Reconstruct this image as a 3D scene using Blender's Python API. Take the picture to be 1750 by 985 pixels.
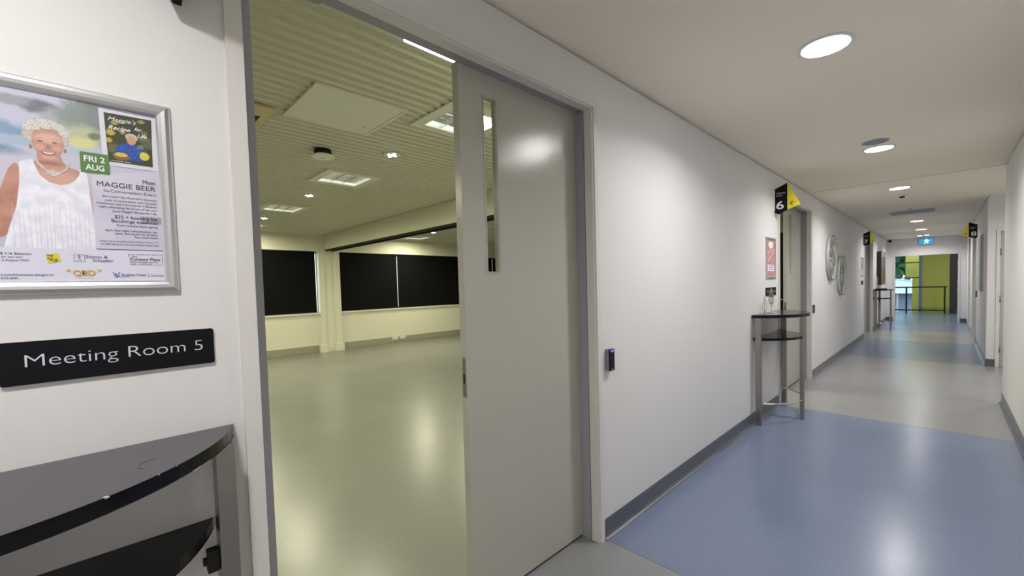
import bpy, bmesh, math, random
from mathutils import Vector, Matrix
for o in list(bpy.data.objects): bpy.data.objects.remove(o)
S = bpy.context.scene
COL = S.collection
R = math.radians
random.seed(4)
# ------------------------------------------------------------ camera
CAMX, CAMH = 1.318, 1.42
yaw, pitch, roll, FPX = .7937, -.039, -.0275, 728.1
fw = Vector((-math.sin(yaw)*math.cos(pitch), math.cos(yaw)*math.cos(pitch), math.sin(pitch)))
rt0 = Vector((math.cos(yaw), math.sin(yaw), 0)); up0 = rt0.cross(fw)
rt = rt0*math.cos(roll)+up0*math.sin(roll); up = -rt0*math.sin(roll)+up0*math.cos(roll)
cd = bpy.data.cameras.new('camera'); cam = bpy.data.objects.new('camera', cd); COL.objects.link(cam)
cd.sensor_width = 36; cd.lens = FPX/1750*36; cd.shift_y = 26/1750; cd.clip_start = .02; cd.clip_end = 500
M = Matrix((rt, up, -fw)).transposed().to_4x4(); M.translation = (CAMX, 0, CAMH); cam.matrix_world = M
S.camera = cam
# ------------------------------------------------------------ world, exposure
S.view_settings.view_transform = 'Standard'; S.view_settings.look = 'None'
S.view_settings.exposure = 0.0; S.view_settings.gamma = 1
W = bpy.data.worlds.new('sky'); S.world = W; W.use_nodes = True
nt = W.node_tree; bg = nt.nodes['Background']
sky = nt.nodes.new('ShaderNodeTexSky'); sky.sky_type = 'NISHITA'; sky.sun_disc = False
sky.sun_elevation = R(48); sky.sun_rotation = R(200); sky.air_density = 1.2; sky.dust_density = 1.0
nt.links.new(sky.outputs[0], bg.inputs[0]); bg.inputs[1].default_value = 0.70
CORR_W, CORR_C = 18.0, (1.0, .97, .96)       # corridor downlights
ROOM_W, ROOM_C = 34.0, (1.0, .965, .67)        # troffers of the meeting rooms
RDL_W = 7.0

# ------------------------------------------------------------ materials
def sock(n, *names):
    for k in names:
        if k in n.inputs: return n.inputs[k]
def mat(name, col, rough=.5, metal=0., bump=0., bscale=60., var=0., vscale=3., spec=None, coat=0., emit=None, es=0.):
    m = bpy.data.materials.new(name); m.use_nodes = True
    t = m.node_tree; b = t.nodes['Principled BSDF']
    b.inputs['Base Color'].default_value = (*col, 1); b.inputs['Roughness'].default_value = rough
    b.inputs['Metallic'].default_value = metal
    if spec is not None: b.inputs['Specular IOR Level'].default_value = spec
    if coat: b.inputs['Coat Weight'].default_value = coat; b.inputs['Coat Roughness'].default_value = .12
    if emit: b.inputs['Emission Color'].default_value = (*emit, 1); b.inputs['Emission Strength'].default_value = es
    tc = t.nodes.new('ShaderNodeTexCoord')
    if var:
        n = t.nodes.new('ShaderNodeTexNoise'); n.inputs['Scale'].default_value = vscale; n.inputs['Detail'].default_value = 4
        t.links.new(tc.outputs['Object'], n.inputs['Vector'])
        mr = t.nodes.new('ShaderNodeMapRange'); mr.inputs['To Min'].default_value = 1-var; mr.inputs['To Max'].default_value = 1+var
        t.links.new(n.outputs[0], mr.inputs[0])
        mx = t.nodes.new('ShaderNodeVectorMath'); mx.operation = 'SCALE'; mx.inputs[0].default_value = col
        t.links.new(mr.outputs[0], mx.inputs['Scale']); t.links.new(mx.outputs[0], b.inputs['Base Color'])
    if bump:
        n = t.nodes.new('ShaderNodeTexNoise'); n.inputs['Scale'].default_value = bscale; n.inputs['Detail'].default_value = 3
        t.links.new(tc.outputs['Object'], n.inputs['Vector'])
        bp = t.nodes.new('ShaderNodeBump'); bp.inputs['Strength'].default_value = bump; bp.inputs['Distance'].default_value = .002
        t.links.new(n.outputs[0], bp.inputs['Height']); t.links.new(bp.outputs[0], b.inputs['Normal'])
    return m
def flecked(name, col, rough):
    """safety vinyl: base colour, slow mottling, small pale and dark flecks, gentle unevenness"""
    m = mat(name, col, rough); t = m.node_tree; b = t.nodes['Principled BSDF']; L = t.links.new
    tc = t.nodes.new('ShaderNodeTexCoord')
    def noise(sc, det=4):
        n = t.nodes.new('ShaderNodeTexNoise'); n.inputs['Scale'].default_value = sc; n.inputs['Detail'].default_value = det
        L(tc.outputs['Object'], n.inputs['Vector']); return n
    def ramp(src, a, b_, c0, c1):
        r = t.nodes.new('ShaderNodeMapRange'); r.inputs[1].default_value = a; r.inputs[2].default_value = b_
        r.inputs[3].default_value = c0; r.inputs[4].default_value = c1; L(src, r.inputs[0]); return r.outputs[0]
    def mix(f, a, bb):
        x = t.nodes.new('ShaderNodeMix'); x.data_type = 'RGBA'; L(f, x.inputs[0])
        for s, v in ((6, a), (7, bb)):
            if isinstance(v, tuple): x.inputs[s].default_value = (*v, 1)
            else: L(v, x.inputs[s])
        return x.outputs[2]
    base = mix(ramp(noise(1.3).outputs[0], .3, .7, 0, 1), tuple(c*.89 for c in col), tuple(min(1, c*1.10) for c in col))
    base = mix(ramp(noise(90, 2).outputs[0], .3, .7, 0, 1), base, tuple(c*.93 for c in col))
    for sc, th, cc in ((55, .055, tuple(min(1, c*2.3+.18) for c in col)), (47, .05, tuple(c*.25 for c in col))):
        v = t.nodes.new('ShaderNodeTexVoronoi'); v.inputs['Scale'].default_value = sc; L(tc.outputs['Object'], v.inputs['Vector'])
        f = ramp(v.outputs['Distance'], th, th*1.6, 1, 0)
        wn = t.nodes.new('ShaderNodeTexWhiteNoise'); wn.noise_dimensions = '3D'; L(v.outputs['Position'], wn.inputs['Vector'])
        k = ramp(wn.outputs['Value'], .5, .52, 0, 1)
        mu = t.nodes.new('ShaderNodeMath'); mu.operation = 'MULTIPLY'; L(f, mu.inputs[0]); L(k, mu.inputs[1])
        base = mix(mu.outputs[0], base, cc)
    L(base, b.inputs['Base Color'])
    bp = t.nodes.new('ShaderNodeBump'); bp.inputs['Strength'].default_value = .22; bp.inputs['Distance'].default_value = .002
    L(noise(35, 3).outputs[0], bp.inputs['Height']); L(bp.outputs[0], b.inputs['Normal'])
    return m
def perforated(name, col):
    """painted steel with staggered punched holes (true scale, from object coordinates)"""
    m = mat(name, col, .45); t = m.node_tree; b = t.nodes['Principled BSDF']; L = t.links.new
    tc = t.nodes.new('ShaderNodeTexCoord'); sp = t.nodes.new('ShaderNodeSeparateXYZ'); L(tc.outputs['Object'], sp.inputs[0])
    def mth(op, a, bb=None, c=None):
        n = t.nodes.new('ShaderNodeMath'); n.operation = op
        for i, v in enumerate((a, bb, c)):
            if v is None: continue
            if isinstance(v, (int, float)): n.inputs[i].default_value = v
            else: L(v, n.inputs[i])
        return n.outputs[0]
    p, r = .0115, .0026
    res = None
    for off in (0, .5):
        fx = mth('SUBTRACT', mth('FRACT', mth('MULTIPLY_ADD', sp.outputs[0], 1/p, off+900)), .5)
        fy = mth('SUBTRACT', mth('FRACT', mth('MULTIPLY_ADD', sp.outputs[1], 1/p, off+900)), .5)
        dd = mth('SQRT', mth('ADD', mth('MULTIPLY', fx, fx), mth('MULTIPLY', fy, fy)))
        h = mth('LESS_THAN', dd, r/p)
        res = h if res is None else mth('MAXIMUM', res, h)
    g = t.nodes.new('ShaderNodeNewGeometry'); sn = t.nodes.new('ShaderNodeSeparateXYZ'); L(g.outputs['True Normal'], sn.inputs[0])
    res = mth('MULTIPLY', res, mth('GREATER_THAN', mth('ABSOLUTE', sn.outputs[2]), .95))
    x = t.nodes.new('ShaderNodeMix'); x.data_type = 'RGBA'; L(res, x.inputs[0])
    x.inputs[6].default_value = (*col, 1); x.inputs[7].default_value = (.03, .03, .02, 1)
    L(x.outputs[2], b.inputs['Base Color'])
    return m
WALL = mat('wall_paint', (.735, .725, .715), .55, bump=.25, bscale=220, var=.015)
CEIL = mat('ceiling_paint', (.90, .835, .70), .8, bump=.1, bscale=200)
RWALL = mat('room_wall_paint', (.74, .72, .60), .6, bump=.2, bscale=200)
TRIMW = mat('white_gloss_trim', (.70, .685, .65), .3, bump=.1, bscale=90)
GREY = mat('grey_steel_frame', (.34, .34, .37), .4)
DOORP = mat('door_enamel', (.46, .455, .395), .13, bump=.2, bscale=260)
SKIRT = mat('slate_vinyl_skirting', (.10, .105, .13), .28)
RSKIRT = mat('room_skirting', (.33, .31, .24), .4)
BLUE = flecked('blue_vinyl', (.172, .215, .315), .24)
GREYV = flecked('grey_vinyl', (.262, .264, .268), .24)
GREY2 = flecked('pale_grey_vinyl', (.285, .286, .29), .24)
ROOMV = flecked('room_grey_vinyl', (.205, .212, .195), .27)
BLACK = mat('black_gloss', (.005, .005, .007), .12, spec=.22)
SLATE = mat('graphite_laminate', (.040, .036, .050), .17, var=.1, vscale=200, spec=.45)
STEEL = mat('brushed_steel', (.36, .34, .32), .34, metal=1., bump=.1, bscale=150)
CHROME = mat('polished_steel', (.6, .59, .58), .2, metal=1.)
ALU = mat('satin_aluminium', (.62, .62, .65), .33, metal=1.)
DARK = mat('dark_void', (.012, .012, .012), .7)
BLIND = mat('black_blockout_fabric', (.004, .004, .0045), .8, spec=.12)
PERF = perforated('perforated_ceiling', (.80, .785, .63))
SIGNB = mat('sign_black', (.006, .006, .008), .5, bump=.2, bscale=300, spec=.15)
SIGNY = mat('sign_yellow', (.72, .62, .03), .4)
WHITE = mat('print_white', (.82, .82, .85), .5)
LETTER = mat('letter_silver', (.60, .66, .72), .4)
LAMP = mat('lamp_diffuser', (.9, .9, .9), .4, emit=(1, .99, .97), es=30)
TUBE = mat('lit_tube', (.9, .9, .9), .4, emit=(.93, 1, .93), es=7)
STRIPL = mat('lit_strip', (.9, .9, .9), .4, emit=(.88, .96, 1), es=3)
PWHITE = mat('powder_white', (.86, .85, .74), .4)
LOUV = mat('bright_louvre', (.75, .77, .76), .18, metal=1.)
CREAM = mat('cream_plastic', (.72, .60, .30), .4)
GLASS = bpy.data.materials.new('clear_glass'); GLASS.use_nodes = True
_t = GLASS.node_tree; _b = _t.nodes['Principled BSDF']; _b.inputs['Transmission Weight'].default_value = 1; _b.inputs['Roughness'].default_value = 0
_b.inputs['Base Color'].default_value = (.93, .96, .95, 1); _b.inputs['IOR'].default_value = 1.08

# ------------------------------------------------------------ builders
def origin_of(p):
    while p.parent: p = p.parent
    return p.location
def link(name, bm, m, parent=None, smooth=False):
    me = bpy.data.meshes.new(name)
    if parent is not None: bmesh.ops.translate(bm, vec=-Vector(origin_of(parent)), verts=bm.verts)
    bmesh.ops.recalc_face_normals(bm, faces=bm.faces)
    bm.to_mesh(me); bm.free()
    if isinstance(m, (list, tuple)):
        for k in m: me.materials.append(k)
    else: me.materials.append(m)
    if smooth:
        for p in me.polygons: p.use_smooth = True
    o = bpy.data.objects.new(name, me); COL.objects.link(o)
    if parent is not None: o.parent = parent
    return o
def tag(o, label=None, cat=None, group=None, kind=None):
    if label: o['label'] = label
    if cat: o['category'] = cat
    if group: o['group'] = group
    if kind: o['kind'] = kind
    return o
def thing(name, label, cat, loc, group=None):
    o = bpy.data.objects.new(name, None); COL.objects.link(o); o.location = loc; o.empty_display_size = .1
    return tag(o, label, cat, group)
def st(o): o['kind'] = 'structure'; return o
def copy_tree(o, parent=None):
    c = o.copy(); COL.objects.link(c)
    if parent is not None: c.parent = parent
    for ch in list(o.children): copy_tree(ch, c)
    return c
def bx(bm, lo, hi, mi=0):
    (a, b, c), (d, e, f) = lo, hi
    v = [bm.verts.new(p) for p in ((a,b,c),(d,b,c),(d,e,c),(a,e,c),(a,b,f),(d,b,f),(d,e,f),(a,e,f))]
    for q in ((0,3,2,1),(4,5,6,7),(0,1,5,4),(1,2,6,5),(2,3,7,6),(3,0,4,7)):
        bm.faces.new([v[i] for i in q]).material_index = mi
def boxes(name, L, m, parent=None, bev=0):
    bm = bmesh.new()
    for lo, hi in L: bx(bm, lo, hi)
    if bev: bmesh.ops.bevel(bm, geom=list(bm.edges), offset=bev, segments=2, profile=.5, affect='EDGES', clamp_overlap=True)
    return link(name, bm, m, parent)
def box(name, lo, hi, m, parent=None, bev=0): return boxes(name, [(lo, hi)], m, parent, bev)
def prism(bm, pts, f, t):
    """closed outline pts (2-D) mapped by f(u,v,w) and given thickness t from w=0"""
    a = [bm.verts.new(f(u, v, 0)) for u, v in pts]; b = [bm.verts.new(f(u, v, t)) for u, v in pts]
    bm.faces.new(a); bm.faces.new(b[::-1]); n = len(pts)
    for i in range(n): bm.faces.new((a[i], a[(i+1) % n], b[(i+1) % n], b[i]))
def prism_obj(name, pts, f, t, m, parent=None, bev=0):
    bm = bmesh.new(); prism(bm, pts, f, t)
    if bev: bmesh.ops.bevel(bm, geom=list(bm.edges), offset=bev, segments=2, profile=.5, affect='EDGES', clamp_overlap=True)
    return link(name, bm, m, parent)
def lathe(bm, prof, c, n=28, axis='z', cap=True):
    rings = []
    for r, h in prof:
        ring = []
        for i in range(n):
            a = 2*math.pi*i/n; x, y = r*math.cos(a), r*math.sin(a)
            p = (c[0]+x, c[1]+y, c[2]+h) if axis == 'z' else (c[0]+h, c[1]+x, c[2]+y)
            ring.append(bm.verts.new(p))
        rings.append(ring)
    for A, B in zip(rings, rings[1:]):
        for i in range(n): bm.faces.new((A[i], A[(i+1) % n], B[(i+1) % n], B[i]))
    if not cap: return
    if prof[0][0] > 1e-5: bm.faces.new(rings[0])
    if prof[-1][0] > 1e-5: bm.faces.new(rings[-1][::-1])
def lathe_obj(name, prof, c, m, parent=None, n=28, axis='z', smooth=True):
    bm = bmesh.new(); lathe(bm, prof, c, n, axis); bmesh.ops.remove_doubles(bm, verts=bm.verts, dist=1e-5)
    o = link(name, bm, m, parent)
    if smooth:
        for p in o.data.polygons: p.use_smooth = len(p.vertices) == 4 and abs(p.normal.z if axis == 'z' else p.normal.x) < .9
    return o
def tube(bm, pts, r, n=8):
    pts = [Vector(p) for p in pts]; rings = []
    for i, p in enumerate(pts):
        d = (pts[min(i+1, len(pts)-1)]-pts[max(i-1, 0)]).normalized()
        a = d.orthogonal().normalized() if i == 0 else (a0-d*a0.dot(d)).normalized()
        a0 = a; b = d.cross(a); rr = r[i] if isinstance(r, (list, tuple)) else r
        rings.append([bm.verts.new(p+(a*math.cos(2*math.pi*k/n)+b*math.sin(2*math.pi*k/n))*rr) for k in range(n)])
    for A, B in zip(rings, rings[1:]):
        for k in range(n): bm.faces.new((A[k], A[(k+1) % n], B[(k+1) % n], B[k]))
    bm.faces.new(rings[0]); bm.faces.new(rings[-1][::-1])
def tube_obj(name, pts, r, m, parent=None, n=8):
    bm = bmesh.new(); tube(bm, pts, r, n); return link(name, bm, m, parent, smooth=True)

# text: returns 2-D triangles of a string fitted to a box
_tc = {}
def text_tris(s, bold=0, shear=0):
    k = (s, bold, shear)
    if k not in _tc:
        cu = bpy.data.curves.new('t', 'FONT'); cu.body = s; cu.offset = bold; cu.shear = shear; cu.resolution_u = 12 if len(s) < 3 or s.startswith('Meeting Room 5') else 4; cu.fill_mode = 'FRONT'
        o = bpy.data.objects.new('t', cu); COL.objects.link(o)
        dg = bpy.context.evaluated_depsgraph_get(); me = o.evaluated_get(dg).to_mesh()
        vs = [(v.co.x, v.co.y) for v in me.vertices]; fs = [tuple(p.vertices) for p in me.polygons]
        o.evaluated_get(dg).to_mesh_clear(); bpy.data.objects.remove(o); bpy.data.curves.remove(cu)
        x0 = min(v[0] for v in vs); x1 = max(v[0] for v in vs)
        _tc[k] = (vs, fs, x0, x1)
    return _tc[k]
CAP = .69
def put_text(bm, s, u0, u1, v, h, f, bold=0, shear=0, mi=0):
    """string between u0..u1, cap height h, baseline v-h/2"""
    vs, fs, x0, x1 = text_tris(s, bold, shear)
    vv = [bm.verts.new(f(u0+(x-x0)/(x1-x0)*(u1-u0), v-h/2+y/CAP*h, 0)) for x, y in vs]
    for p in fs:
        try: bm.faces.new([vv[i] for i in p]).material_index = mi
        except ValueError: pass
def on_left(x): return lambda u, v, w: (x+w, u, v)          # wall x = const, seen from +x
def on_south(y): return lambda u, v, w: (u, y-w, v)         # facing -y

# ============================================================ SETTING
H = 2.59
XR = 1.77                 # right wall
LW = .20                  # left wall thickness
DO = [(.318, 1.935), (5.553, 7.17), (12.79, 14.41)]      # door openings along the left wall (y0, y1)
YF, YN = 18.3, -3.2
RX, RH = -8.97, 2.75      # meeting room far wall, ceiling
def wall_with_doors(xa, xb, y0, y1, z1, doors, dh=2.37):
    L = []; c = y0
    for a, b in doors:
        L.append(((xa, c, 0), (xb, a, z1))); L.append(((xa, a, dh), (xb, b, z1))); c = b
    L.append(((xa, c, 0), (xb, y1, z1))); return L
st(boxes('wall_left', wall_with_doors(-.02, 0, YN, YF, 2.576, DO) + wall_with_doors(-.108, -.02, YN, YF, 2.85, DO) + wall_with_doors(-LW, -.108, YN, YF, 2.85, DO, 2.44), WALL))
RD = [(12.79, 14.41), (15.75, 16.75)]
st(boxes('wall_right', [((XR, YN, 0), (XR+.02, 7.06, 2.576)), ((XR+.02, YN, 0), (XR+.16, 7.06, 2.75))]
   + [((XR+a, b, c), (XR+d, e, f)) for (a, b, c), (d, e, f) in wall_with_doors(0, .02, 9.75, YF, 2.576, RD) + wall_with_doors(.02, .16, 9.75, YF, 2.75, RD)], WALL))
st(boxes('wall_alcove', [((1.93, 9.75, 2.12), (3.1, 9.91, 2.75)), ((2.86, 9.75, 0), (3.1, 9.91, 2.12)),
   ((3.1, 6.9, 0), (3.2, 9.91, 2.75)), ((1.93, 6.92, 0), (3.1, 7.06, 2.75))], WALL))
st(boxes('wall_far', [((-.2, YF, 0), (.19, YF+.14, H)), ((1.60, YF, 0), (1.95, YF+.14, H)), ((.19, YF, 2.05), (1.60, YF+.14, H))], WALL))
st(box('wall_behind_camera', (-LW, YN-.15, 0), (XR+.16, YN, 2.75), WALL))
st(box('ceiling', (-.02, YN, H), (3.2, YF+.14, H+.12), CEIL))
st(boxes('trim_1', [((.05, 7.055, H-.002), (XR, 7.065, H+.01))], mat('ceiling_joint', (.36, .34, .29), .7)))
# floor: slab with coloured vinyl sheets laid in it
fl = st(box('floor', (RX-.2, YN-.15, -.15), (3.3, 22.45, -.003), mat('floor_slab', (.15, .15, .15), .6)))
for y0, y1, m in ((YN, 1.97, GREYV), (1.97, 5.47, BLUE), (5.47, 7.05, GREYV), (7.05, 9.75, GREY2), (9.75, 12.62, BLUE), (12.62, 14.75, GREY2), (14.75, YF, BLUE)):
    bm = bmesh.new(); bx(bm, (-.11, y0+.0012, -.003), (XR+.16 if y0 > 7.5 or y1 < 7 else 3.1, y1-.0012, 0))
    link('vinyl_sheet', bm, m, fl)
o = box('vinyl_sheet', (-3.0, YF, -.003), (3.2, 22.4, 0), BLUE, fl)
for k in range(5):
    x0 = RX-.1+k*1.78
    box('vinyl_sheet', (x0+.0006, -2.9, -.003), (min(x0+1.78, -.112)-.0006, 11.5, 0), ROOMV, fl)
# skirting with a small cove at the foot
def skirting(name, segs, x, s, m=SKIRT, h=.11):
    bm = bmesh.new(); prof = [(0, 0), (.026, 0), (.024, .004), (.012, .012), (.006, .026), (.005, h), (0, h)]
    for a, b in segs:
        A = [bm.verts.new((x+s*u, a, v)) for u, v in prof]; B = [bm.verts.new((x+s*u, b, v)) for u, v in prof]
        n = len(prof); bm.faces.new(A); bm.faces.new(B[::-1])
        for i in range(n): bm.faces.new((A[i], A[(i+1) % n], B[(i+1) % n], B[i]))
    return st(link(name, bm, m))
def gaps(y0, y1, doors, e=.026):
    c = y0; L = []
    for a, b in doors: L.append((c, a-e-.018)); c = b+e
    L.append((c, y1)); return L
skirting('baseboard_left', gaps(YN, YF, DO), 0, 1)
skirting('baseboard_right', [(YN, 7.06)]+gaps(9.75, YF, RD), XR, -1)
st(boxes('baseboard_far', [((0, YF-.012, 0), (.15, YF, .11)), ((1.64, YF-.012, 0), (XR, YF, .11)), ((XR, 9.738, 0), (1.86, 9.75, .11)), ((XR, 7.06, 0), (3.1, 7.072, .11))], SKIRT))

# ------------------------------------------------------------ meeting rooms
EY0, EY1 = -2.9, 11.5
WIN = [(-2.0, 3.79), (4.27, 10.9)]; WZ = (.925, 2.37)
st(boxes('wall_room_window_side', [((RX-.18, EY0, 0), (RX, EY1, WZ[0])), ((RX-.18, EY0, WZ[1]), (RX, EY1, 2.85)),
    ((RX-.18, EY0, WZ[0]), (RX, WIN[0][0], WZ[1])), ((RX-.18, WIN[0][1], WZ[0]), (RX, WIN[1][0], WZ[1])), ((RX-.18, WIN[1][1], WZ[0]), (RX, EY1, WZ[1]))], RWALL))
st(box('wall_room_near_end', (RX-.18, EY0-.15, 0), (-LW, EY0, 2.85), RWALL))
st(box('wall_room_far_end', (RX-.18, EY1, 0), (-LW, EY1+.15, 2.85), RWALL))
st(boxes('baseboard_room', [((RX, EY0, .012), (RX+.012, 3.74, .17)), ((RX, 4.24, .012), (RX+.012, EY1, .17))], RSKIRT))
st(boxes('trim_2', [((RX, WIN[0][0]-.03, WZ[0]-.03), (RX+.03, WIN[0][1]+.0, WZ[0])), ((RX, WIN[1][0], WZ[0]-.03), (RX+.03, WIN[1][1]+.03, WZ[0]))], RWALL))  # sills
# windows: aluminium frames and glass
def room_window(n, y0, y1, divs):
    fr = [((RX-.14, y0, WZ[0]), (RX-.09, y1, WZ[0]+.05)), ((RX-.14, y0, WZ[1]-.05), (RX-.09, y1, WZ[1]))]
    e = [y0]+divs+[y1]
    for k, y in enumerate(e): fr.append(((RX-.14, y-(0 if k == 0 else .025), WZ[0]+.05), (RX-.09, y+(0 if k == len(e)-1 else .025), WZ[1]-.05)))
    w = st(boxes('window_%d' % n, fr, ALU))
    for a, b in zip(e, e[1:]): box('pane', (RX-.118, a+.02, WZ[0]+.05), (RX-.112, b-.02, WZ[1]-.05), GLASS, w)
room_window(1, *WIN[0], [-.06, 1.86]); room_window(2, *WIN[1], [5.92, 7.64, 9.3])
# ribbed ceiling, one sheet of trapezoidal ribs with openings cut for the troffers
TRO = [(-1.395, 2.19), (-3.68, 2.19), (-5.97, 2.19), (-8.2, 2.19), (-1.395, 6.02), (-3.68, 6.02), (-5.97, 6.02), (-8.2, 6.02), (-3.68, -1.2), (-5.97, -1.2)]
THX, THY = .315, .31
def ribbed(name, y0, y1):
    bm = bmesh.new(); p = .09; prof = [(0, 0), (.045, 0), (.053, .022), (.082, .022), (.09, 0)]
    n = int((-LW-RX)/p)
    for k in range(n+1):
        x0 = RX+k*p; hol = sorted((ty-THY+.05, ty+THY-.05) for tx, ty in TRO if abs(x0+p/2-tx) < THX-.055 and y0 < ty < y1)
        seg = []; c = y0
        for a, b in hol: seg.append((c, a)); c = b
        seg.append((c, y1))
        for a, b in seg:
            A = [bm.verts.new((min(x0+u, -LW), a, RH+v)) for u, v in prof]; B = [bm.verts.new((min(x0+u, -LW), b, RH+v)) for u, v in prof]
            for i in range(4):
                if A[i].co.x < A[i+1].co.x-1e-6: bm.faces.new((A[i], A[i+1], B[i+1], B[i]))
    return st(link(name, bm, PERF))
ribbed('ceiling_ribbed_near', EY0, 3.936); ribbed('ceiling_ribbed_far', 4.27, EY1)
st(box('ceiling_void_cover', (RX-.18, EY0-.15, 2.86), (-LW, EY1+.15, 2.92), DARK))
st(box('trim_11', (RX, 3.938, RH+.004), (-LW, 3.95, RH+.1), DARK))  # dark strip painting in the shade of the rib voids at the bulkhead
# bulkhead beam with the operable wall track
st(box('wall_bulkhead', (RX, 3.95, 2.41), (-LW, 4.27, 2.85), RWALL))
tr = thing('wall_track', 'black operable wall track along the underside of the bulkhead', 'track', (-4.5, 4.05, 2.37))
boxes('track_channel', [((RX+.02, 3.955, 2.392), (-LW-.01, 3.985, 2.41)), ((RX+.02, 3.955, 2.372), (-LW-.01, 3.975, 2.392)), ((RX+.02, 4.10, 2.372), (-LW-.01, 4.14, 2.41)), ((RX+.02, 3.985, 2.40), (-LW-.01, 4.10, 2.41))], DARK, tr)
# column casing below the bulkhead
cl = st(boxes('trim_3', [((RX-.0, 3.79, 0), (RX+.05, 4.27, 2.41)), ((RX+.05, 3.79, 0), (RX+.075, 3.90, 2.0)), ((RX+.05, 4.13, 0), (RX+.075, 4.27, 2.41)), ((RX, 3.74, 0), (RX+.10, 3.92, .17)), ((RX, 4.10, 0), (RX+.10, 4.30, .17))], RWALL))
# ------------------------------------------------------------ corridor door sets
def frame_set(name, y0, y1, side, x, closed, dn, top=2.353, wood=False):
    """white architrave, grey steel rebated frame; side=+1 frame of a wall whose room lies at x-, -1 at x+"""
    s = side; t = .030
    def B(u0, a, z0, u1, b, z1): return ((min(x+s*u0, x+s*u1), a, z0), (max(x+s*u0, x+s*u1), b, z1))
    tr = st(boxes(name, [B(.012, y0-.043, 0, -.05, y0-.003, top+.035), B(.012, y1-.010, 0, -.05, y1+.022, top+.035), B(.012, y0-.003, top, -.05, y1-.010, top+.035),
        B(.004, y1-.020, 0, -.045, y1-.010, top-.008), B(.004, y0-.003, top-.008, -.045, y1-.020, top)], TRIMW))
    box_l = [B(-.05, y0, 0, -.2, y0+.032, top-.004), B(-.05, y1-.020, 0, -.2, y1, top-.004), B(-.05, y0, top+.002, -.104, y1, top+.018), B(-.104, y0, top+.07, -.2, y1, top+.088), B(-.104, y0, top+.002, -.106, y1, top+.07)]
    boxes('steel_frame', box_l, GREY, tr)
    return tr
def leaf(name, y0, y1, x, s, glass, gy, hand, label=None, m=None, strike=False):
    """door leaf lying in the plane x (corridor face), 40 mm thick away along -s"""
    m = m or DOORP; z0, z1 = .014, 2.362; a, b = sorted((x, x-s*.04))
    L = [((a, y0, z0), (b, y1, 1.483)), ((a, y0, 2.262), (b, y1, z1)), ((a, y0, 1.483), (b, gy[0], 2.262)), ((a, gy[1], 1.483), (b, y1, 2.262))] if glass else [((a, y0, z0), (b, y1, z1))]
    d = st(boxes(name, L, m))
    if glass:
        g0, g1 = gy; e = .006
        xa, xb = sorted((x+s*.003, x-s*.015))
        boxes('glazing_bead', [((xa, g0, 1.483), (xb, g0+e, 2.262)), ((xa, g1-e, 1.483), (xb, g1, 2.262)), ((xa, g0+e, 1.483), (xb, g1-e, 1.489)), ((xa, g0+e, 2.256), (xb, g1-e, 2.262))], m, d)
        box('vision_pane', (x-s*.022-.002, g0, 1.483), (x-s*.022+.002, g1, 2.262), GLASS, d)
    if strike:
        c = x-s*.02
        q = boxes('strike_plate', [((c-.011, y0-.0015, .95), (c+.011, y0, 1.12))], STEEL, d)
        box('strike_hole', (c-.006, y0-.002, 1.01), (c+.006, y0-.0014, 1.05), DARK, q)
    return d
for i, (a, b) in enumerate(DO):
    frame_set('trim_%d' % (4+i), a, b, 1, 0, None, i)
l1 = leaf('door_1', 1.121, 1.914, -.105, 1, True, (1.250, 1.338), 1, strike=True)
# scuffs on the leaf
for y_, z_, a_, l_ in ((1.69, 1.063, .7, .012), (1.70, .845, .25, .016), (1.28, .72, 1.2, .008), (1.24, .47, 2.2, .01), (1.62, .30, .4, .01)):
    bm = bmesh.new(); ca, sa = math.cos(a_), math.sin(a_)
    bm.faces.new([bm.verts.new((-.1046, y_+u*ca-v*sa, z_+u*sa+v*ca)) for u, v in ((-l_, 0), (0, .0012), (l_, .0003), (0, -.0006))]); link('scuff_mark', bm, mat('scuff', (.16, .15, .13), .5), l1)
box('floor_seal', (-.135, 1.121, .004), (-.115, 1.914, .014), DARK, l1)
l2 = leaf('door_2', 6.356, 7.149, -.105, 1, True, (6.485, 6.573), 1, strike=True)
box('floor_seal', (-.135, 6.356, .004), (-.115, 7.149, .014), DARK, l2)
for n, yl in ((3, .352), (4, 5.587)):     # active leaves, swung open into the room
    d = leaf('door_%d' % n, yl, yl+.765, -.16, 1, True, (yl+.54, yl+.628), -1)
    Mx = Matrix.Translation((-.16, yl, 0)) @ Matrix.Rotation(R(98), 4, 'Z') @ Matrix.Translation((.16, -yl, 0))
    for ob in (d,)+tuple(d.children): ob.data.transform(Mx)
    hb = bmesh.new()
    for sx in (-1, 1):
        tube(hb, [(-.16+sx*.02, yl+.70, 1.02), (-.16+sx*.06, yl+.70, 1.02), (-.16+sx*.06, yl+.60, 1.02)], .009)
    hb.transform(Mx @ Matrix.Translation((-.02, 0, 0))); link('lever_handle', hb, STEEL, d)
leaf('door_5', 12.824, 13.60, -.105, 1, False, None, 1); leaf('door_6', 13.606, 14.388, -.105, 1, True, (13.72, 13.81), 1)
# right-hand doors
frame_set('trim_7', *RD[0], -1, XR, None, 7); frame_set('trim_8', *RD[1], -1, XR, None, 8)
leaf('door_7', 12.824, 13.60, XR+.06, -1, False, None, 1); leaf('door_8', 13.606, 14.388, XR+.06, -1, False, None, 1)
d9 = leaf('door_9', 15.784, 16.728, XR+.05, -1, False, None, 1)
bm = bmesh.new(); tube(bm, [(XR+.05, 15.85, 1.03), (XR-.01, 15.85, 1.03), (XR-.01, 15.97, 1.03)], .01); link('lever_handle', bm, STEEL, d9, True)
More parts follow.
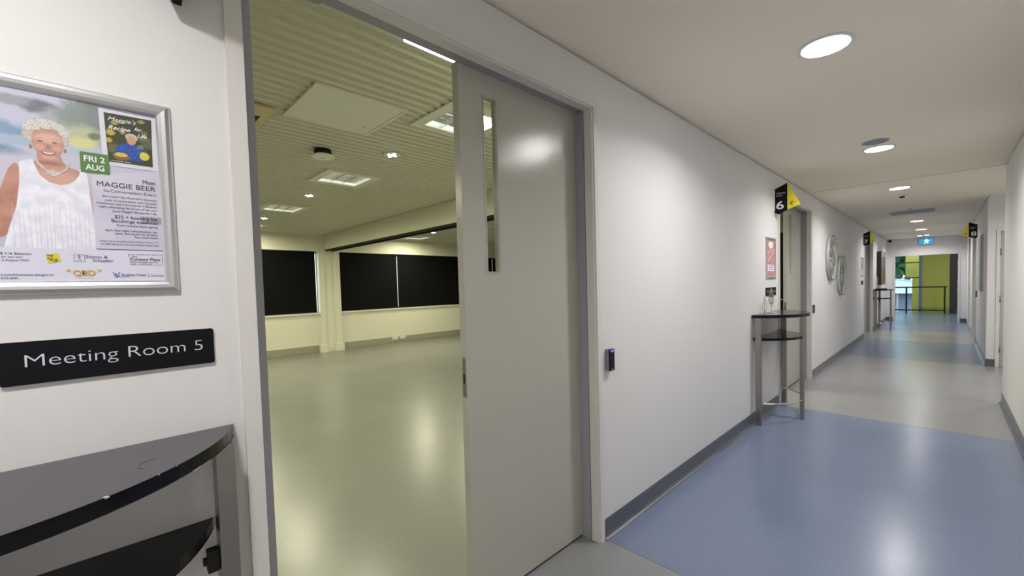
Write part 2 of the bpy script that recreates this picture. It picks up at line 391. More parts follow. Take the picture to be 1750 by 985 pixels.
# alcove door (faces the camera), hinges on its left
st(boxes('trim_9', [((1.862, 9.728, 0), (1.905, 9.75, 2.09)), ((2.83, 9.728, 0), (2.87, 9.75, 2.09)), ((1.905, 9.728, 2.05), (2.83, 9.75, 2.09)), ((1.93, 9.75, 2.05), (2.86, 9.91, 2.12))], TRIMW))
d10 = st(box('door_10', (1.908, 9.742, .012), (2.828, 9.782, 2.047), DOORP))
for z in (.27, 1.03, 1.74): lathe_obj('hinge', [(.008, -.05), (.008, .05)], (1.905, 9.728, z), STEEL, d10, 10)
bm = bmesh.new(); tube(bm, [(2.75, 9.742, 1.03), (2.75, 9.69, 1.03), (2.63, 9.69, 1.03)], .01); link('lever_handle', bm, STEEL, d10, True)
# far doorway frame
t10 = st(boxes('trim_10', [((.15, YF-.014, 0), (.20, YF+.15, 2.08)), ((1.59, YF-.014, 0), (1.635, YF+.15, 2.08)), ((.20, YF-.014, 2.04), (1.59, YF+.15, 2.08))], TRIMW))
for z in (.3, .95, 1.2, 1.75): box('hinge', (1.576, YF+.01, z-.05), (1.59, YF+.04, z+.05), STEEL, t10)

# ============================================================ LANDING AND OUTSIDE
YW = 23.0
OLIVE = mat('yellow_green_wall', (.46, .46, .08), .55); YEL = mat('yellow_render', (.95, .88, .20), .6)
st(box('wall_landing_yellow', (.70, YW, -.15), (1.445, YW+.2, 3.2), OLIVE))
st(boxes('wall_landing_right', [((3.1, YF+.14, -.15), (3.25, YW+.2, 3.2)), ((2.3, YW, -.15), (3.1, YW+.2, 3.2)), ((1.43, YW, 2.2), (2.3, YW+.2, 3.2))], OLIVE))
st(box('door_11', (1.44, YW+.02, -.12), (2.3, YW+.07, 2.2), mat('black_brown_door', (.018, .014, .010), .4)))
st(box('ceiling_landing', (-3.2, YF+.14, 3.0), (3.25, YW+.3, 3.1), CEIL))
st(boxes('wall_landing_left', [((-3.2, YF, -.15), (-3.05, YW+.2, 3.1)), ((-3.05, YF, -.0), (-.2, YF+.14, 3.1))], WALL))
st(box('floor_lower_landing', (-3.2, 22.45, -.25), (3.25, YW+.3, -.16), mat('concrete', (.3, .3, .3), .8)))
w3 = st(boxes('window_3', [((.605, YW-.04, -.16), (.70, YW+.08, 3.0)), ((-1.25, YW, -.16), (-1.19, YW+.06, 3.0)), ((-3.05, YW, -.16), (-3.0, YW+.06, 3.0)), ((-3.0, YW, -.16), (.605, YW+.06, -.1)), ((-3.0, YW, 2.95), (.605, YW+.06, 3.0))], mat('blue_grey_aluminium', (.17, .21, .30), .4)))
for z in (.62, 1.335, 1.93, 2.5):
    if z != .62: box('transom', (-3.0, YW, z-.018), (.605, YW+.06, z+.018), mat('dark_transom', (.03, .04, .05), .4), w3)
for a, b in ((-3.0, -1.25), (-1.19, .605)): box('pane', (a, YW+.03, -.1), (b, YW+.036, 2.95), GLASS, w3)
bl = thing('balustrade', 'black metal balustrade beyond the far doorway, in front of the yellow wall', 'railing', (.5, 22.2, 0))
for x in (-2.4, -1.2, .29, 1.32): box('post', (x-.025, 22.18, 0), (x+.025, 22.22, .96), DARK, bl)
box('top_rail', (-3.0, 22.17, .955), (1.385, 22.23, 1.0), DARK, bl, .004)
box('bottom_rail', (-3.0, 22.185, .09), (1.37, 22.215, .13), DARK, bl)
yf = thing('yellow_pier', 'bright yellow rendered pier standing outside the landing window', 'pier', (.45, 24.4, -3))
boxes('shaft', [((.375, 24.1, -3), (.95, 24.7, 1.33)), ((.17, 24.1, 1.33), (.95, 24.7, 3.6))], YEL, yf)
st(box('ground', (-90, 24.75, -3.2), (60, 160, -3), mat('asphalt', (.30, .31, .33), .85, var=.15, vscale=.3)))
st(box('ground_side', (-60, -60, -3.2), (-9.4, 24.75, -3), mat('grass_ground', (.12, .17, .07), .9, var=.2, vscale=.5)))
pv = thing('pavilion', 'low building with white pitched roof beyond the car park', 'building', (-3, 52, -3))
bm = bmesh.new(); prism(bm, [(-9, .05), (4.2, .0), (-2.5, 1.25)], lambda u, v, w: (u, 46+w, v), 12); link('roof', bm, mat('white_roof', (.34, .41, .52), .5), pv)
GR0 = mat('column_grey', (.16, .2, .22), .6)
box('wall', (-8.5, 47, -3), (3.6, 57, .03), mat('dark_teal_wall', (.10, .13, .16), .7), pv)  # wall's own colour is dark teal
for k in range(6): box('column', (-8+k*2.2, 46.2, -3), (-7.9+k*2.2, 46.4, .02), GR0, pv)
LEAFM = [mat('leaf_green_a', (.05, .16, .05), .6), mat('leaf_green_b', (.03, .09, .05), .6)]
BARK = mat('bark', (.08, .06, .04), .9)
for i, (x, y, hh, rr) in enumerate(((-3.2, 66, 10.5, 4.7), (7.6, 66, 11.5, 4.6), (18.5, 70, 12, 4.6), (-14, 64, 10, 4.6), (-25, 68, 10, 4.5))):
    t = thing('tree', ['dark green tree rising behind the white roof at left', 'tall leafy tree behind the yellow pier', 'leafy tree hidden mostly by the yellow wall', 'leafy tree left of the view through the doorway', 'leafy tree far right beyond the landing'][i], 'tree', (x, y, -3), 'trees beyond the car park')
    tube_obj('trunk', [(x, y, -3), (x+.2, y, 0), (x, y, hh-6)], [.35, .28, .18], BARK, t)
    bm = bmesh.new()
    for k in range(1700):
        v = Vector((random.gauss(0, 1), random.gauss(0, 1), random.gauss(0, 1))).normalized()*rr*random.uniform(.55, 1)
        c = Vector((x, y, hh-5.5))+Vector((v.x, v.y*.8, v.z*.9)); s = random.uniform(.35, .7)
        n = Vector((random.gauss(0, 1), random.gauss(0, 1), random.gauss(0, 1))).normalized(); a = n.orthogonal().normalized(); b = n.cross(a)
        q = [bm.verts.new(c+a*s*math.cos(w)+b*s*.6*math.sin(w)) for w in (0, 1.2, 2.4, 3.9, 5.1)]
        bm.faces.new(q).material_index = k % 2
    tag(link('foliage', bm, LEAFM, t), kind='stuff')

# ============================================================ CORRIDOR LIGHTS
def area(name, loc, size, W, col, spread=180, parent=None, sy=None):
    l = bpy.data.lights.new(name, 'AREA'); l.energy = W; l.color = col; l.spread = R(spread)
    if sy: l.shape = 'RECTANGLE'; l.size = size; l.size_y = sy
    else: l.shape = 'DISK'; l.size = size
    o = bpy.data.objects.new(name, l); COL.objects.link(o); o.location = loc
    if parent is not None: o.parent = parent; o.location = Vector(loc)-Vector(origin_of(parent))
    return o
desc = {-2.80: 'round white ceiling downlight behind the camera, last before the rear wall', -.30: 'round white ceiling downlight just overhead beside the open door',
 2.69: 'large bright round downlight nearest the camera in the corridor ceiling', 5.18: 'second bright round corridor downlight, with a grey speaker disc next to it', 7.71: 'third bright round corridor downlight, before the ceiling air grille',
 12.68: 'fourth bright round corridor downlight, first beyond the ceiling air grille', 15.10: 'fifth bright round corridor downlight, before the exit sign',}
for y, lab in desc.items():
    t = thing('downlight', lab, 'ceiling light', (.885, y, H), 'corridor downlights')
    bm = bmesh.new(); lathe(bm, [(.118, 0), (.118, -.004), (.103, -.007), (.100, -.004), (.100, -.001)], (.885, y, H-.0005), 40); link('rim', bm, WHITE, t, True)
    lathe_obj('diffuser', [(.1, 0), (.1, -.002)], (.885, y, H-.0025), LAMP, t, 40)
    area('lamp', (.885, y, H-.012), .19, CORR_W, CORR_C, 150, t)
for x_, lab in ((.79, 'left of two small round lights in front of the exit sign'), (.94, 'right of two small round lights in front of the exit sign')):
    t = thing('small_downlight', lab, 'ceiling light', (x_, 17.4, H), 'pair of small lights by the exit sign')
    bm = bmesh.new(); lathe(bm, [(.064, 0), (.064, -.004), (.054, -.006), (.052, -.003)], (x_, 17.4, H-.0005), 28); link('rim', bm, WHITE, t, True)
    lathe_obj('diffuser', [(.05, 0), (.05, -.002)], (x_, 17.4, H-.0045), LAMP, t, 28); area('lamp', (x_, 17.4, H-.012), .1, CORR_W*.5, CORR_C, 150, t)
for x, y, z, lab in ((2.45, 8.4, H, 'round ceiling downlight in the side alcove on the right, hidden behind the near wall'), (1.0, 20.4, 3.0, 'unseen ceiling lamp added to brighten the landing beyond the far doorway')):  # the landing lamp is an addition that lifts the yellow wall
    t = thing('downlight', lab, 'ceiling light', (x, y, z), 'corridor downlights')
    bm = bmesh.new(); lathe(bm, [(.118, 0), (.118, -.004), (.103, -.007), (.100, -.004), (.100, -.001)], (x, y, z-.0005), 40); link('rim', bm, WHITE, t, True)
    lathe_obj('diffuser', [(.1, 0), (.1, -.002)], (x, y, z-.0025), LAMP, t, 40)
    area('lamp', (x, y, z-.012), .19, CORR_W*(1 if z < 2.7 else 1.6), CORR_C, 160, t)
sp = thing('ceiling_speaker', 'flat grey round ceiling speaker beside the second downlight', 'speaker', (.885, 4.9, H))
lathe_obj('grille', [(.085, 0), (.085, -.006), (.08, -.008)], (.885, 4.9, H), mat('grey_mesh', (.25, .26, .31), .5), sp, 32)
lathe_obj('rim', [(.095, 0), (.095, -.004)], (.885, 4.9, H), mat('pale_rim', (.5, .49, .46), .5), sp, 32)
sd = thing('smoke_detector', 'small white smoke detector on the corridor ceiling past the third downlight', 'detector', (.875, 8.38, H))
lathe_obj('base', [(.055, 0), (.055, -.02), (.05, -.025)], (.875, 8.38, H), PWHITE, sd); lathe_obj('sensor_head', [(.03, -.025), (.028, -.045), (.0, -.048)], (.875, 8.38, H), DARK, sd)
ag = thing('air_grille', 'rectangular grey-blue slotted air grille in the corridor ceiling', 'vent', (.885, 10.77, H))
GR = mat('grille_grey', (.36, .42, .47), .5)
boxes('frame', [((.585, 10.5, H-.008), (1.185, 10.53, H)), ((.585, 11.02, H-.008), (1.185, 11.05, H)), ((.585, 10.53, H-.008), (.615, 11.02, H)), ((1.155, 10.53, H-.008), (1.185, 11.02, H))], GR, ag)
g0 = box('slat', (.615, 10.545, H-.006), (1.155, 10.565, H-.002), GR, ag)
for k in range(1, 12):
    c = g0.copy(); COL.objects.link(c); c.parent = ag; c.location.y += .04*k
sk = thing('sprinkler', 'tiny white sprinkler head beyond the smoke detector before the air grille', 'sprinkler', (.89, 10.1, H))
lathe_obj('rosette', [(.03, 0), (.03, -.006), (.01, -.01)], (.89, 10.1, H), PWHITE, sk, 16); lathe_obj('nozzle', [(.008, -.008), (.008, -.03), (.018, -.032), (.018, -.035)], (.89, 10.1, H), CHROME, sk, 12)
cm = thing('security_camera', 'small black security camera at the top left of the far wall', 'camera', (.08, YF, 2.53))
box('bracket', (.10, YF-.03, 2.55), (.14, YF, H-.0), PWHITE, cm)
lathe_obj('housing', [(0, 0), (.035, -.005), (.038, -.05), (.0, -.08)], (.08, YF-.06, 2.565), BLACK, cm, 16)
ex = thing('exit_sign', 'lit blue exit sign with white running figure on the far wall', 'sign', (.906, YF, 2.46))
box('housing', (.737, YF-.035, 2.355), (1.075, YF, 2.56), mat('sign_frame', (.45, .5, .5), .4), ex, .004)
box('lit_panel', (.755, YF-.04, 2.375), (1.057, YF-.035, 2.54), mat('exit_cyan', (.02, .35, .6), .4, emit=(.03, .36, .72), es=.7), ex)
EW = mat('exit_white', (.8, .9, .95), .4, emit=(.8, .95, 1), es=1.3)
F = on_south(YF-.0405); bm = bmesh.new()
lathe(bm, [(.0, 0), (.016, 0)], (.915, YF-.0410, 2.517), 14)
bm.free(); bm = bmesh.new()
for pts in ([(.900,2.50),(.925,2.505),(.93,2.45),(.905,2.445)], [(.905,2.45),(.925,2.455),(.90,2.41),(.87,2.385),(.855,2.395),(.885,2.42)], [(.915,2.45),(.932,2.455),(.955,2.425),(.95,2.385),(.93,2.385),(.935,2.42)],
            [(.905,2.50),(.87,2.485),(.855,2.455),(.868,2.45),(.88,2.472),(.91,2.48)], [(.925,2.50),(.955,2.48),(.985,2.49),(.982,2.476),(.953,2.463),(.925,2.48)],
            [(.903,2.530),(.918,2.538),(.930,2.528),(.928,2.512),(.913,2.507),(.902,2.515)]):
    bm.faces.new([bm.verts.new(F(u, v, .0005)) for u, v in pts])
link('running_figure', bm, EW, ex)

# ============================================================ MEETING ROOM CEILING ITEMS
def troffer():
    cx, cy = TRO[0]; t = thing('troffer', 'x', 'ceiling light', (cx, cy, RH), 'troffer lights in the meeting room ceiling')
    X0, X1, Y0, Y1 = cx-THX, cx+THX, cy-THY, cy+THY; f = .085; z = RH-.012
    boxes('flange', [((X0, Y0, z), (X1, Y0+f, RH-.001)), ((X0, Y1-f, z), (X1, Y1, RH-.001)), ((X0, Y0+f, z), (X0+f, Y1-f, RH-.001)), ((X1-f, Y0+f, z), (X1, Y1-f, RH-.001))], PWHITE, t)
    boxes('housing', [((X0+f-.004, Y0+f-.004, RH+.09), (X1-f+.004, Y1-f+.004, RH+.094)), ((X0+f-.004, Y0+f-.004, RH), (X0+f, Y1-f+.004, RH+.09)), ((X1-f, Y0+f-.004, RH), (X1-f+.004, Y1-f+.004, RH+.09)),
        ((X0+f, Y0+f-.004, RH), (X1-f, Y0+f, RH+.09)), ((X0+f, Y1-f, RH), (X1-f, Y1-f+.004, RH+.09))], mat('housing_white', (.8, .8, .76), .3), t)
    for k in (-1, 0, 1): tube_obj('tube', [(X0+f+.005, cy+k*.145, RH+.06), (X1-f-.005, cy+k*.145, RH+.06)], .013, TUBE, t, 10)
    w = (X1-X0-2*f); 
    for k in range(1, 5):
        x = X0+f+w*k/5; prism_obj('louvre_blade', [(x-.012, 2.785), (x+.012, 2.785), (x+.002, RH-.002), (x-.002, RH-.002)], lambda u, v, q: (u, Y0+f+q, v), Y1-Y0-2*f, LOUV, t)
    for y in (cy-.0725, cy+.0725): prism_obj('louvre_blade', [(y-.014, 2.79), (y+.014, 2.79), (y+.003, RH-.004), (y-.003, RH-.004)], lambda u, v, q: (X0+f+q, u, v), w, LOUV, t)
    area('lamp', (cx, cy, RH-.016), .44, ROOM_W, ROOM_C, 175, t, .42)
    return t
tlab = ['large troffer light nearest the door leaf, half hidden by it', 'troffer light in mid room, second from the doorway, behind the round sensor', 'third troffer light from the doorway, between two small downlights', 'farthest troffer light in the near room, cut by the left jamb',
 'troffer light beyond the bulkhead nearest the corridor', 'second troffer light beyond the bulkhead from the corridor', 'troffer light beyond the bulkhead seen just above the blinds', 'troffer light beyond the bulkhead closest to the windows', 'troffer light left of the doorway out of view', 'troffer light left of the doorway near the windows out of view']
T0 = troffer()
for i, (x, y) in enumerate(TRO):
    t = T0 if i == 0 else copy_tree(T0); t.location = (x, y, RH); t['label'] = tlab[i]
dlab = [(-2.50, 2.16, 'small reflector downlight between the largest troffer and the second troffer'), (-4.80, 2.18, 'small reflector downlight behind the second troffer'), (-7.10, 2.22, 'small reflector downlight near the left jamb, farthest in the near room'),
        (-7.15, 5.80, 'small reflector downlight beyond the bulkhead, upper of two by the door edge'), (-7.5, 6.92, 'small reflector downlight beyond the bulkhead, lower of two by the door edge'), (-2.5, 5.9, 'small reflector downlight beyond the bulkhead near the corridor wall')]
D0 = None
for i, (x, y, lab) in enumerate(dlab):
    if i == 0:
        t = D0 = thing('reflector_downlight', lab, 'ceiling light', (x, y, RH), 'reflector downlights in the meeting room ceiling')
        bm = bmesh.new(); lathe(bm, [(.062, -.006), (.085, -.008), (.085, 0), (.062, 0)], (x, y, RH), 28); link('trim_ring', bm, PWHITE, t, True)
        bm = bmesh.new(); lathe(bm, [(.061, -.0065), (.03, -.0035), (.0, -.002)], (x, y, RH), 28); link('reflector', bm, mat('white_reflector', (.85, .85, .82), .3), t, True)
        boxes('lamp_bars', [((x-.055, y-.009, RH-.016), (x+.055, y+.009, RH-.008)), ((x-.012, y-.045, RH-.014), (x+.012, y+.045, RH-.009))], mat('bare_lamp', (.9, .9, .9), .4, emit=(1, 1, .97), es=25), t)
        area('lamp', (x, y, RH-.02), .1, RDL_W, ROOM_C, 140, t)
    else:
        t = copy_tree(D0); t.location = (x, y, RH); t['label'] = lab
ap = thing('ceiling_access_panel', 'large square flat access panel on the ribbed meeting room ceiling', 'panel', (-1.81, 1.4, RH))
PX0, PX1, PY0, PY1 = -2.145, -1.478, 1.068, 1.728
boxes('frame', [((PX0, PY0, RH-.016), (PX1, PY0+.025, RH-.001)), ((PX0, PY1-.025, RH-.016), (PX1, PY1, RH-.001)), ((PX0, PY0+.025, RH-.016), (PX0+.025, PY1-.025, RH-.001)), ((PX1-.025, PY0+.025, RH-.016), (PX1, PY1-.025, RH-.001))], PWHITE, ap)
box('panel', (PX0+.028, PY0+.028, RH-.014), (PX1-.028, PY1-.028, RH-.002), PWHITE, ap)
lathe_obj('lock', [(.007, 0), (.007, -.002)], (-1.97, 1.62, RH-.014), DARK, ap, 12)
wa = thing('ceiling_sensor', 'round white disc hanging on a black mount under the ribbed ceiling', 'access point', (-2.78, 1.6, RH))
lathe_obj('mount', [(.075, -.001), (.08, -.045), (.06, -.05)], (-2.78, 1.6, RH), BLACK, wa); lathe_obj('disc', [(.085, -.05), (.1, -.058), (.1, -.072), (.08, -.078), (.0, -.08)], (-2.78, 1.6, RH), mat('ap_white', (.93, .91, .82), .4), wa, 36)
box('logo', (-2.785, 1.59, RH-.0815), (-2.765, 1.61, RH-.0795), GREY, wa)
bm = bmesh.new(); tube(bm, [(-2.70, 1.54, RH-.005), (-2.675, 1.52, RH-.02), (-2.69, 1.53, RH-.055)], .003, 6); link('cable', bm, DARK, wa, True)
ac = thing('cassette_air_conditioner', 'cream square cassette air conditioner cut off by the left door jamb', 'air conditioner', (-2.5, .55, RH))
prism_obj('fascia', [(-2.95, .10), (-2.05, .10), (-2.05, 1.0), (-2.95, 1.0)], lambda u, v, w: (u, v, RH-.001-w), .03, CREAM, ac, .014)
for a in (0, 1):
    for s in (-1, 1):
        c = (-2.5+(s*.36 if a else 0), .55+(0 if a else s*.36)); h = (.03, .28) if a else (.28, .03)
        box('outlet', (c[0]-h[0], c[1]-h[1], RH-.0325), (c[0]+h[0], c[1]+h[1], RH-.0305), DARK, ac)
gq = box('return_grille', (-2.77, .28, RH-.036), (-2.23, .82, RH-.031), CREAM, ac, .002)
for k in range(9): box('slat', (-2.75, .32+k*.055, RH-.040), (-2.25, .335+k*.055, RH-.036), CREAM, gq)
ls = thing('linear_light', 'thin bright white linear light above the door head in the meeting room', 'ceiling light', (-.66, 1.85, RH))
box('body', (-.703, 1.23, RH-.012), (-.680, 2.45, RH-.001), PWHITE, ls); box('diffuser', (-.702, 1.235, RH-.018), (-.681, 2.445, RH-.0125), STRIPL, ls)
area('lamp', (-.69, 1.85, RH-.03), 1.1, 6, (1, 1, .85), 170, ls, .03).rotation_euler = (0, 0, R(90))
# blinds
blinds = [(-1.98, -.08, 'black roller blind out of view at the left end of the window wall'), (-.05, 1.85, 'black roller blind hidden left of the door jamb'), (1.87, 3.735, 'black roller blind left of the column, next to the door jamb'),
          (4.29, 5.85, 'black roller blind just right of the column'), (5.885, 7.6225, 'wide black roller blind right of the bright vertical slit'), (7.6235, 9.292, 'black roller blind at the right, cut by the door leaf'), (9.296, 10.88, 'black roller blind at the far right end, hidden by the door leaf')]
for i, (a, b, lab) in enumerate(blinds):
    t = thing('roller_blind', lab, 'blind', (RX-.03, (a+b)/2, WZ[1]), 'black roller blinds'); q = 0; zb = WZ[0]+(.022 if i != 5 else .012)
    box('fabric', (RX-.031+q, a, zb), (RX-.029+q, b, WZ[1]-.02), BLIND, t)
    tube_obj('roller_tube', [(RX-.045, max(a, 7.64) if q else a, WZ[1]-.03), (RX-.045, b, WZ[1]-.03)], .02, BLIND, t, 12)
    box('hem_bar', (RX-.036, a+q*6, zb-.006), (RX-.024, b, zb+.012), BLIND, t)
for y, lab in ((5.70, 'left of two white double sockets on the meeting room skirting'), (5.93, 'right of two white double sockets on the meeting room skirting')):
    t = thing('power_outlet', lab, 'socket', (RX+.012, y, .125), 'sockets on the meeting room skirting')
    box('plate', (RX+.012, y-.085, .09), (RX+.022, y+.085, .165), WHITE, t, .003)
    for k in (-1, 1): box('socket_face', (RX+.022, y+k*.04-.018, .10), (RX+.024, y+k*.04+.018, .14), GREY, t)
cb = thing('black_cabinet', 'tall black cabinet seen through the gap at door six', 'cabinet', (-.75, 7.95, 0))
box('body', (-1.1, 7.62, .02), (-.43, 8.2, 2.14), BLIND, cb, .005); boxes('shelf_edge', [((-.62, 7.612, .70), (-.44, 7.62, .715)), ((-.62, 7.612, 1.1), (-.44, 7.62, 1.11))], ALU, cb)
box('plinth', (-1.08, 7.64, 0), (-.45, 8.18, .02), DARK, cb)
dc = thing('door_closer', 'grey door closer arm under the frame head of the near doorway', 'door closer', (-.13, .5, 2.40))
box('body', (-.150, .42, 2.372), (-.112, .585, 2.40), GREY, dc, .004)

# ============================================================ WALL TABLES
def arc_pts(yc, L, D, x0=0, n=40, hl=None):
    Rr = (L*L/4+D*D)/(2*D); hl = L/2; a = math.asin(min(1, hl/Rr)) if D <= Rr else math.pi-math.asin(hl/Rr)
    return [(x0+Rr*math.cos(t)-(Rr-D), yc+Rr*math.sin(t)) for t in [-a+2*a*k/n for k in range(n+1)]]
def wall_table(yc, label):
    t = thing('wall_table', label, 'table', (0, yc, 0), 'half round wall tables')
    def top(name, L, D, z0, z1, x0=.004):
        P = arc_pts(yc, L, D); P = [(max(x, 0)+x0, y) for x, y in P]
        bm = bmesh.new(); prism(bm, P, lambda u, v, w: (u, v, z0+w), z1-z0)
        for f in bm.faces: f.normal_update()
        bmesh.ops.bevel(bm, geom=[e for e in bm.edges if all(abs(f.normal.z) > .9 or True for f in e.link_faces) and any(abs(f.normal.z) > .9 for f in e.link_faces)], offset=.002, segments=2, profile=.5, affect='EDGES')
        for f in bm.faces:
            f.material_index = 1 if name == 'tabletop' and f.calc_center_median().z > z1-.0005 else 0
        o = link(name, bm, [BLACK, SLATE], t)
        return o
    top('tabletop', 1.0, .37, 1.048, 1.078)
    top('shelf', .89, .322, .822, .848)
    for y, x, a in ((yc+.4675, .028, 0), (yc-.4675, .028, 0)): box('leg', (x, y-.02, 0), (x+.05, y+.02, 1.048), STEEL, t, .002)
    box('leg', (.300, yc-.02, 0), (.335, yc+.02, 1.048), STEEL, t, .002)
    P = arc_pts(yc, .90, .30, 0, 32); tube_obj('foot_rail', [(x+.02, y, .2) for x, y in P], .0085, CHROME, t, 10)
    for s in (-1, 1):
        y = yc+s*.435
        boxes('shelf_clip', [((.035, y-.012 if s > 0 else y-.01, .735), (.06, y+.012, .79)), ((.04, y-s*.012-.008, .755), (.055, y-s*.012+.008, .772))], DARK, t, .002)
        boxes('wall_standoff', [((.004, y+s*.03-.006, .84), (.028, y+s*.03+.006, .852))], DARK, t)
    return t
t5 = wall_table(-.252, 'black half round wall table below the Meeting Room 5 plate, nearest the camera')
wall_table(5.055, 'black half round wall table under sign 6 with gold leaf ornaments on it')
wall_table(15.05, 'black half round wall table at the far left end of the corridor')
CH = mat('bare_chip', (.75, .74, .72), .6)
for y_, r_ in ((0.0, .0035), (.075, .0016), (.105, .0012)):
    P0 = min(arc_pts(-.252, 1.0, .37, .004, 400), key=lambda p: abs(p[1]-y_)); bm = bmesh.new()
    bmesh.ops.create_icosphere(bm, subdivisions=2, radius=r_); bmesh.ops.scale(bm, vec=(.5, 1.5, .7), verts=bm.verts); bmesh.ops.translate(bm, vec=(P0[0]-r_*.2, P0[1], 1.0765), verts=bm.verts); link('edge_chip', bm, CH, t5)
tube_obj('scratch', [(x_, y_, 1.0782) for x_, y_ in ((.150, .078), (.157, .064), (.168, .055), (.182, .049), (.196, .050), (.204, .057))], .0004, mat('scratch_dark', (.012, .011, .016), .4), t5, 4)
GOLD = mat('pale_gold', (.66, .57, .40), .35, metal=.6); IVORY = mat('ivory_wire', (.62, .56, .45), .5)
def leaf_ornament(x, y, z, h, stem, m, label, W_=.026):
    """pierced leaf standing upright, its face towards the near end of the corridor"""
    t = thing('leaf_ornament', label, 'ornament', (x, y, z), None)
    if stem:
        lathe_obj('base', [(.042, 0), (.042, .005), (.03, .009), (.0, .010)], (x, y, z), m, t, 28)
        tube_obj('stem', [(x, y, z+.008), (x, y, z+stem+.02)], .003, m, t)
    z0 = z+stem; n = 22
    def out(k): f = k/n; return W_*math.sin(math.pi*f**.8)*(1-.25*f)
    bm = bmesh.new()
    for s_ in (-1, 1): tube(bm, [(x+s_*out(k), y, z0+h*k/n) for k in range(n+1)], .0026, 6)
    link('outline', bm, m, t, True)
    tube_obj('midrib', [(x, y, z0), (x, y, z0+h)], .0022, m, t, 6)
    bm = bmesh.new()
    for k in range(2, n-1, 2):
        for s_ in (-1, 1): tube(bm, [(x, y, z0+h*(k-1.5)/n), (x+s_*out(k), y+.001, z0+h*k/n)], .0018, 5)
    tag(link('veins', bm, m, t, True), kind='stuff')
    if stem:
        bm = bmesh.new()
        for s_ in (-1, 1):
            for k in range(3, n-3):
                if k in (5, 7, 9): continue
                q = [(x+s_*.003, z0+h*(k-.2)/n), (x+s_*out(k)*.95, z0+h*(k+1.3)/n), (x+s_*out(k+1)*.95, z0+h*(k+1.9)/n), (x+s_*.003, z0+h*(k+.6)/n)]
                bm.faces.new([bm.verts.new((a, y+.0005*s_, b)) for a, b in q])
        bmesh.ops.solidify(bm, geom=bm.faces[:], thickness=.0012); tag(link('blades', bm, m, t), kind='stuff')
    return t
leaf_ornament(.062, 4.99, 1.078, .185, .065, GOLD, 'gold leaf ornament on a slim stand on the table under sign 6')
leaf_ornament(.036, 4.86, 1.078, .165, 0, IVORY, 'small ivory wire leaf standing left of the gold leaf ornament', .022)
sc = thing('metal_screen_ornament', 'thin upright metal plate on a dark base on the farthest wall table', 'ornament', (.09, 14.75, 1.078))
box('base', (.03, 14.70, 1.078), (.26, 14.80, 1.105), DARK, sc, .003); box('upright', (.05, 14.745, 1.105), (.075, 14.755, 1.42), ALU, sc, .001)

# ============================================================ SIGNS
def flag_sign(x, s, y, num, label, dz=0):
    """folded projecting room sign: black panel next to the wall and yellow triangle with arrow; s=+1 left wall"""
    t = thing('projecting_sign', label, 'sign', (x, y, 2.27+dz), None)
    f = lambda u, v, w: (x+s*u, y+w, v+dz)
    prism_obj('black_panel', [(0, 2.40), (.122, 2.455), (.122, 2.168), (.036, 2.127), (.0, 2.155)], f, .018, SIGNB, t)
    prism_obj('yellow_panel', [(.122, 2.455), (.235, 2.215), (.122, 2.168)], lambda u, v, w: (x+s*u, y+w+(u-.122)*.25, v+dz), .018, SIGNY, t)
    box('wall_bracket', (min(x, x+s*.006), y-.004, 2.17+dz), (max(x, x+s*.006), y+.03, 2.39+dz), WHITE, t)
    g = lambda u, v, w: (u, y-.0008, v+dz); bm = bmesh.new(); U = (lambda a, b: (x+a, x+b)) if s > 0 else (lambda a, b: (x-b, x-a))
    put_text(bm, num, *U(.018, .090), 2.225, .082, g, bold=.018)
    put_text(bm, 'MEETING', *U(.020, .102), 2.352, .014, g); 
    if s > 0: put_text(bm, 'ROOM', *U(.020, .075), 2.326, .014, g)
    else: put_text(bm, 'ROOM', *U(.045, .102), 2.326, .014, g)
    link('lettering', bm, WHITE, t)
    bm = bmesh.new(); k = lambda u, v: (x+s*u, y-.0010+(u-.122)*.25, v+dz)
    for pts in ([(.145, 2.233), (.197, 2.247), (.197, 2.241), (.145, 2.227)], [(.142, 2.229), (.165, 2.262), (.170, 2.258), (.149, 2.229)], [(.142, 2.231), (.170, 2.206), (.174, 2.211), (.149, 2.233)]):
        bm.faces.new([bm.verts.new(k(*p)) for p in pts])
    link('arrow', bm, DARK, t)
    return t
flag_sign(0, 1, .166, '5', 'black projecting sign above the poster, cut by the top of the photo', -.018)
flag_sign(0, 1, 5.37, '6', 'black and yellow projecting sign reading MEETING ROOM 6')
flag_sign(0, 1, 12.60, '7', 'black and yellow projecting sign reading 7 on the left wall')
flag_sign(XR, -1, 12.60, '8', 'black and yellow projecting sign reading 8 on the right wall')
def plate(y0, y1, z0, z1, txt, label):
    t = thing('room_name_plate', label, 'sign', (0, (y0+y1)/2, (z0+z1)/2))
    r = .005; P = []
    for cy_, cz_, a0 in ((y1-r, z1-r, 0), (y0+r, z1-r, 90), (y0+r, z0+r, 180), (y1-r, z0+r, 270)):
        P += [(cy_+r*math.cos(R(a0+30*k)), cz_+r*math.sin(R(a0+30*k))) for k in range(4)]
    prism_obj('backing', P, lambda u, v, w: (.0+w, u, v), .004, mat('clear_edge', (.30, .29, .27), .3), t)
    prism_obj('plate', P, lambda u, v, w: (.004+w, u, v), .003, SIGNB, t)
    if txt:
        bm = bmesh.new(); g = lambda u, v, w: (.0085, u, v)
        put_text(bm, txt, y0+.035, y1-.024, z0+.0485, .0255, g, bold=-.012); link('lettering', bm, LETTER, t)
        bm = bmesh.new(); random.seed(9)
        for k in range(34):
            if k in (15, 16, 17, 24, 25): continue
            for a in range(2):
                for b in range(3):
                    if random.random() < .5: continue
                    u = y0+.040+k*.0034+a*.0016; v = z0+.024-b*.0018
                    lathe(bm, [(.0005, .0072), (.0003, .0078)], (0, u, v), 5, 'x')
        link('braille_dots', bm, SIGNB, t)
    return t
